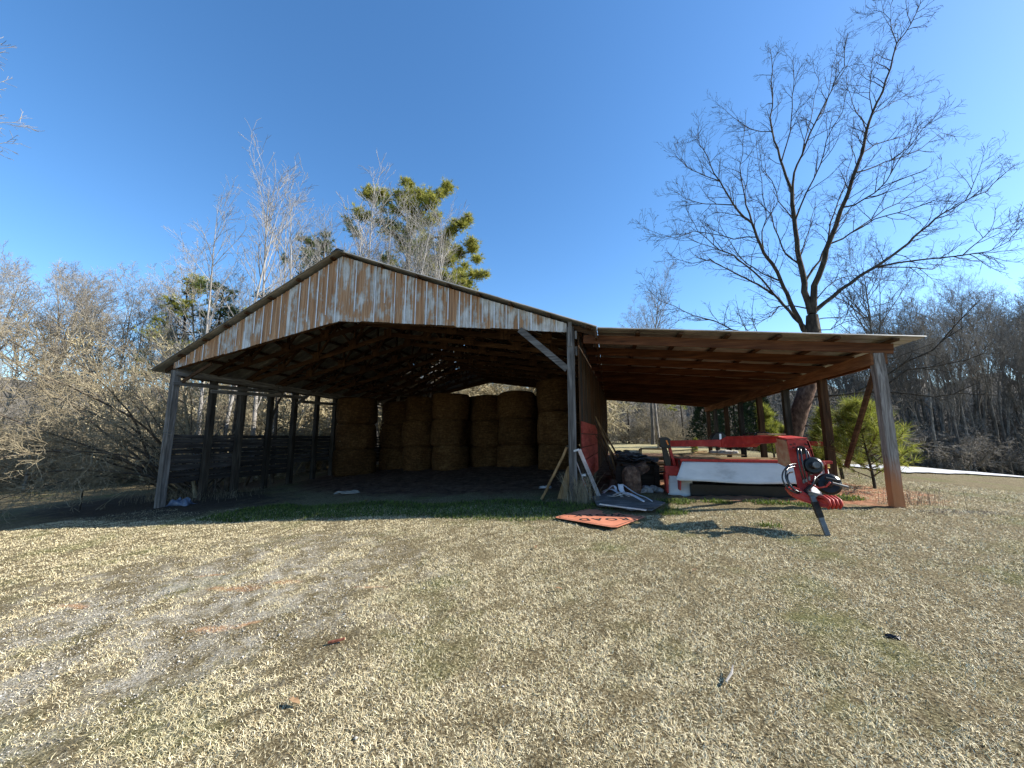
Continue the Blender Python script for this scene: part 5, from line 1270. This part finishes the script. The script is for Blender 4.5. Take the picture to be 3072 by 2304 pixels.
for (px, d, v, H, lab) in ((2115, 36, 0, 5.2, 'dark conical cedar, left one of those seen under the lean-to'), (2195, 34, 1, 5.8, 'dark conical cedar between the rear right posts'), (2260, 35, 0, 5.5, 'dark conical cedar, right one of those seen under the lean-to')):
    place(px, d, VC[v], H, lab, 'cedar', 'cedar_tree', base=5.5 if v == 0 else 6.5)
for (px, d, H, s_, lab, Rr) in ((1790, 50, 12, 1, 'loose pale green pine at the left of the view under the lean-to', 0), (2040, 52, 9, 0, 'green pine just left of the dark cedars', 0), (1880, 55, 10, 1, 'thin green pine left of the slim dark trunk', 0)):
    place(px, d, VN[s_], H, lab, 'pine', 'pine_tree')
YP = young_pine(1, 2.0, 1.25, n1=34, ln=.27, wd=.0075); YP2 = young_pine(2, 1.9, .48, n1=20, wd=.010)
x, y = at(2628, 1490, 10.7).x, 10.7
link_tree('young_pine', 'bushy yellow-green young pine beside the right front post', 'young pine', None, (x, y, g(x, y)), YP, .5, 1.0)
for (px, d, H, lab) in ((2302, 19, 2.3, 'bright young pine seen between the right posts above the mower arm'), (2440, 13.5, 1.9, 'bright young pine behind the mower head'), (2350, 17, 1.4, 'small young pine just left of the mower head'), (2070, 21, .8, 'lowest bright pine seedling behind the lumber pile')):
    place(px, d, YP2, H, lab, 'young pine', 'young_pine', base=1.9)
# shrubs along the outside of the left wall and beyond
def custom_shrub():
    rng = np.random.default_rng(17); S = Tubes(); T = Tubes()
    base = np.array([-14.0, 10.6, g(-14, 10.6)])
    for i in range(34):
        a = rng.uniform(R(120), R(250)) if i % 3 else rng.uniform(0, 6.28); e = rng.uniform(.3, 1.5)
        L = rng.uniform(4.5, 8.0)
        st = wander(rng, base + rng.normal(0, .35, 3)*[1, 1, 0], (math.cos(a)*e, math.sin(a)*e, 1), L, 14, .07, -.055)
        st[:, 2] = np.maximum(st[:, 2], G(st[:, 0], st[:, 1]) + .02)
        if np.any((st[:, 0] > -12.75) & (st[:, 1] > 8.3)): continue
        rad = np.linspace(.05, .007, 15)*rng.uniform(.5, 1.2); S.add(st, rad)
        spawn(rng, T, st, rad, 0, [(16, 1.6, 20, 60, .25, 7, .14, -.02, .012), (8, .6, 25, 60, .15, 5, .18, 0, .006), (3, .25, 25, 60, .2, 2, .2, 0, .004)])
    T.d = {K: [(p, r) for p, r in Lx if not np.any((p[:, 0] > -12.72) & (p[:, 1] > 8.3))] for K, Lx in T.d.items()}
    m1 = S.mesh('stems', 6); m1.materials.append(M_twig_k); m2 = T.mesh('twigs', 3, .0055); m2.materials.append(M_twig_y)
    link_tree('arching_shrub', 'large bare shrub with long arching stems outside the front left corner of the barn', 'shrub', None, (0, 0, 0), [('stems', m1), ('twigs', m2)])
custom_shrub()
q = random.Random(55)
for i in range(6):
    x = q.uniform(-17.5, -15.0); y = 12.5 + i*2.3
    link_tree('bare_shrub', 'tangled buff bare shrub crowding the outside of the left plank wall', 'shrub', 'bare shrubs outside the left plank wall', (x, y, g(x, y)), VS[i % 3], q.uniform(0, 6.28), q.uniform(.6, .95))
for (pa, pb, da, db, n, var, lab, grp, sc) in ((-200, 560, 20, 27, 12, VS, 'buff bare undergrowth shrub at the edge of the left woods', 'undergrowth shrubs of the left woods', (1.0, 1.7)),
        (560, 1320, 20, 32, 40, VSb, 'buff bare shrub behind the open barn', 'shrubs behind the open barn', (1.2, 2.2)), (1280, 1720, 26, 32, 14, VSb, 'buff bare shrub in the gap over the bales', 'shrubs seen over the bales', (1.6, 2.4)),
        (1760, 2600, 44, 56, 22, VS, 'bare shrub at the far meadow edge under the lean-to', 'shrubs at the meadow edge', (1.0, 1.7)), (2450, 3300, 24, 31, 14, VSk, 'dark bare undergrowth shrub along the right woods', 'undergrowth shrubs of the right woods', (1.0, 1.9))):
    for i in range(n):
        px = pa + (pb-pa)*(i + q.uniform(0, 1))/n; fw = q.uniform(da, db); t_ = (px - 1536)/1154/CP; x, y = fw*(t_*CY - SY), fw*(t_*SY + CY)
        if -16 < x < 7 and y < 25.5: y = 25.5 + q.uniform(0, 3)
        link_tree('bare_shrub', lab, 'shrub', grp, (x, y, g(x, y)), var[i % len(var)], q.uniform(0, 6.28), q.uniform(*sc))
# pale tree trunks just outside the left wall
def stem(x, y, H, r, lab, seed, mat=M_twig_k, lean=(0, 0)):
    rng = np.random.default_rng(seed); st = wander(rng, np.array([x, y, g(x, y) - .1]), (lean[0], lean[1], 1), H, 10, .035, .02)
    A = Tubes(); rad = np.linspace(r, r*.4, 11); A.add(st, rad); B = Tubes(); spawn(rng, B, st, rad, 0, [(12, 1.4, 30, 60, .35, 6, .14, .03, .02), (6, .5, 30, 60, .2, 4, .2, 0, .008), (3, .2, 30, 60, .2, 2, .2, 0, .005)])
    m1 = A.mesh('trunk', 8); m1.materials.append(mat); m2 = B.mesh('branches', 3, .005); m2.materials.append(mat)
    link_tree('thin_tree', lab, 'tree', 'thin trees right outside the left wall', (0, 0, 0), [('trunk', m1), ('branches', m2)])
stem(-13.3, 11.1, 6.0, .09, 'thin dark trunk outside the left wall between the second and third posts', 1)
stem(-13.5, 13.2, 6.0, .085, 'thin dark trunk outside the left wall between the fourth and fifth posts', 2)
stem(-14.2, 12.6, 5.0, .07, 'leaning dark trunk outside the left wall behind the plank top', 3, lean=(.35, .1))
stem(-13.2, 10.0, 4.5, .06, 'crooked stem crossing the planks near the second post', 4, M_twig_y, (-.25, 0))
# thicket of fine brush inside the woods (nobody could count it)
def thicket(pa, pb, da, db, n, h, L, mat, label, seed, rm=.010):
    rng = np.random.default_rng(seed); T = Tubes()
    for _ in range(n):
        x, y = bearing(rng.uniform(pa, pb), rng.uniform(da, db)); z = g(x, y) + rng.uniform(0, h)**1.0 * rng.uniform(.3, 1)
        T.add(wander(rng, np.array([x, y, z]), rng.normal(0, 1, 3) * [1, 1, .6] + [0, 0, .5], L*rng.uniform(.5, 1.3), 4, .2, .05), [rm*1.3, rm*1.1, rm, rm*.8, rm*.5])
    tag(link('brush_thicket', T.mesh('brush_thicket', 3), mat), label, 'brush', kind='stuff')
thicket(-300, 1500, 40, 56, 12000, 6, 1.6, M_barkl, 'fine grey brush filling the woods left of and behind the barn', 1, .006)
thicket(2450, 3300, 54, 72, 16000, 9, 1.8, M_barkr, 'dark fine brush filling the backlit woods at right', 2, .012)
thicket(1700, 2650, 54, 66, 7000, 8, 2.0, M_barkr, 'fine brush filling the far woods behind the meadow', 3, .014)

# wooded rise beyond the near woods
def rise():
    rng = np.random.default_rng(91); v = []; n = 120
    for i in range(n + 1):
        a = R(-78) + R(150) * i / n; dirx, diry = math.sin(a - R(14.3)), math.cos(a - R(14.3))
        prof = [(95, -1), (110, 3.5), (125, 14 + rng.uniform(-1.2, 1.2)), (140, 19 + rng.uniform(-2, 2)), (190, 10), (240, -6)]
        for (d, h) in prof: v.append((dirx*d, diry*d, g(dirx*95, diry*95) + h if h > -1 else g(dirx*95, diry*95) - 1.5))
    K = 6; f = [(i*K+k, (i+1)*K+k, (i+1)*K+k+1, i*K+k+1) for i in range(n) for k in range(K-1)]
    me = bpy.data.meshes.new('wooded_hill'); me.from_pydata(v, [], f); me.update()
    tag(link('wooded_hill', me, noisemat('distant_bare_woods', [(.3, (.035, .03, .025)), (.5, (.10, .088, .07)), (.7, (.19, .17, .14))], 1.4, (1, 1, .25), .95, 1.0, .5)), kind='structure')
rise()
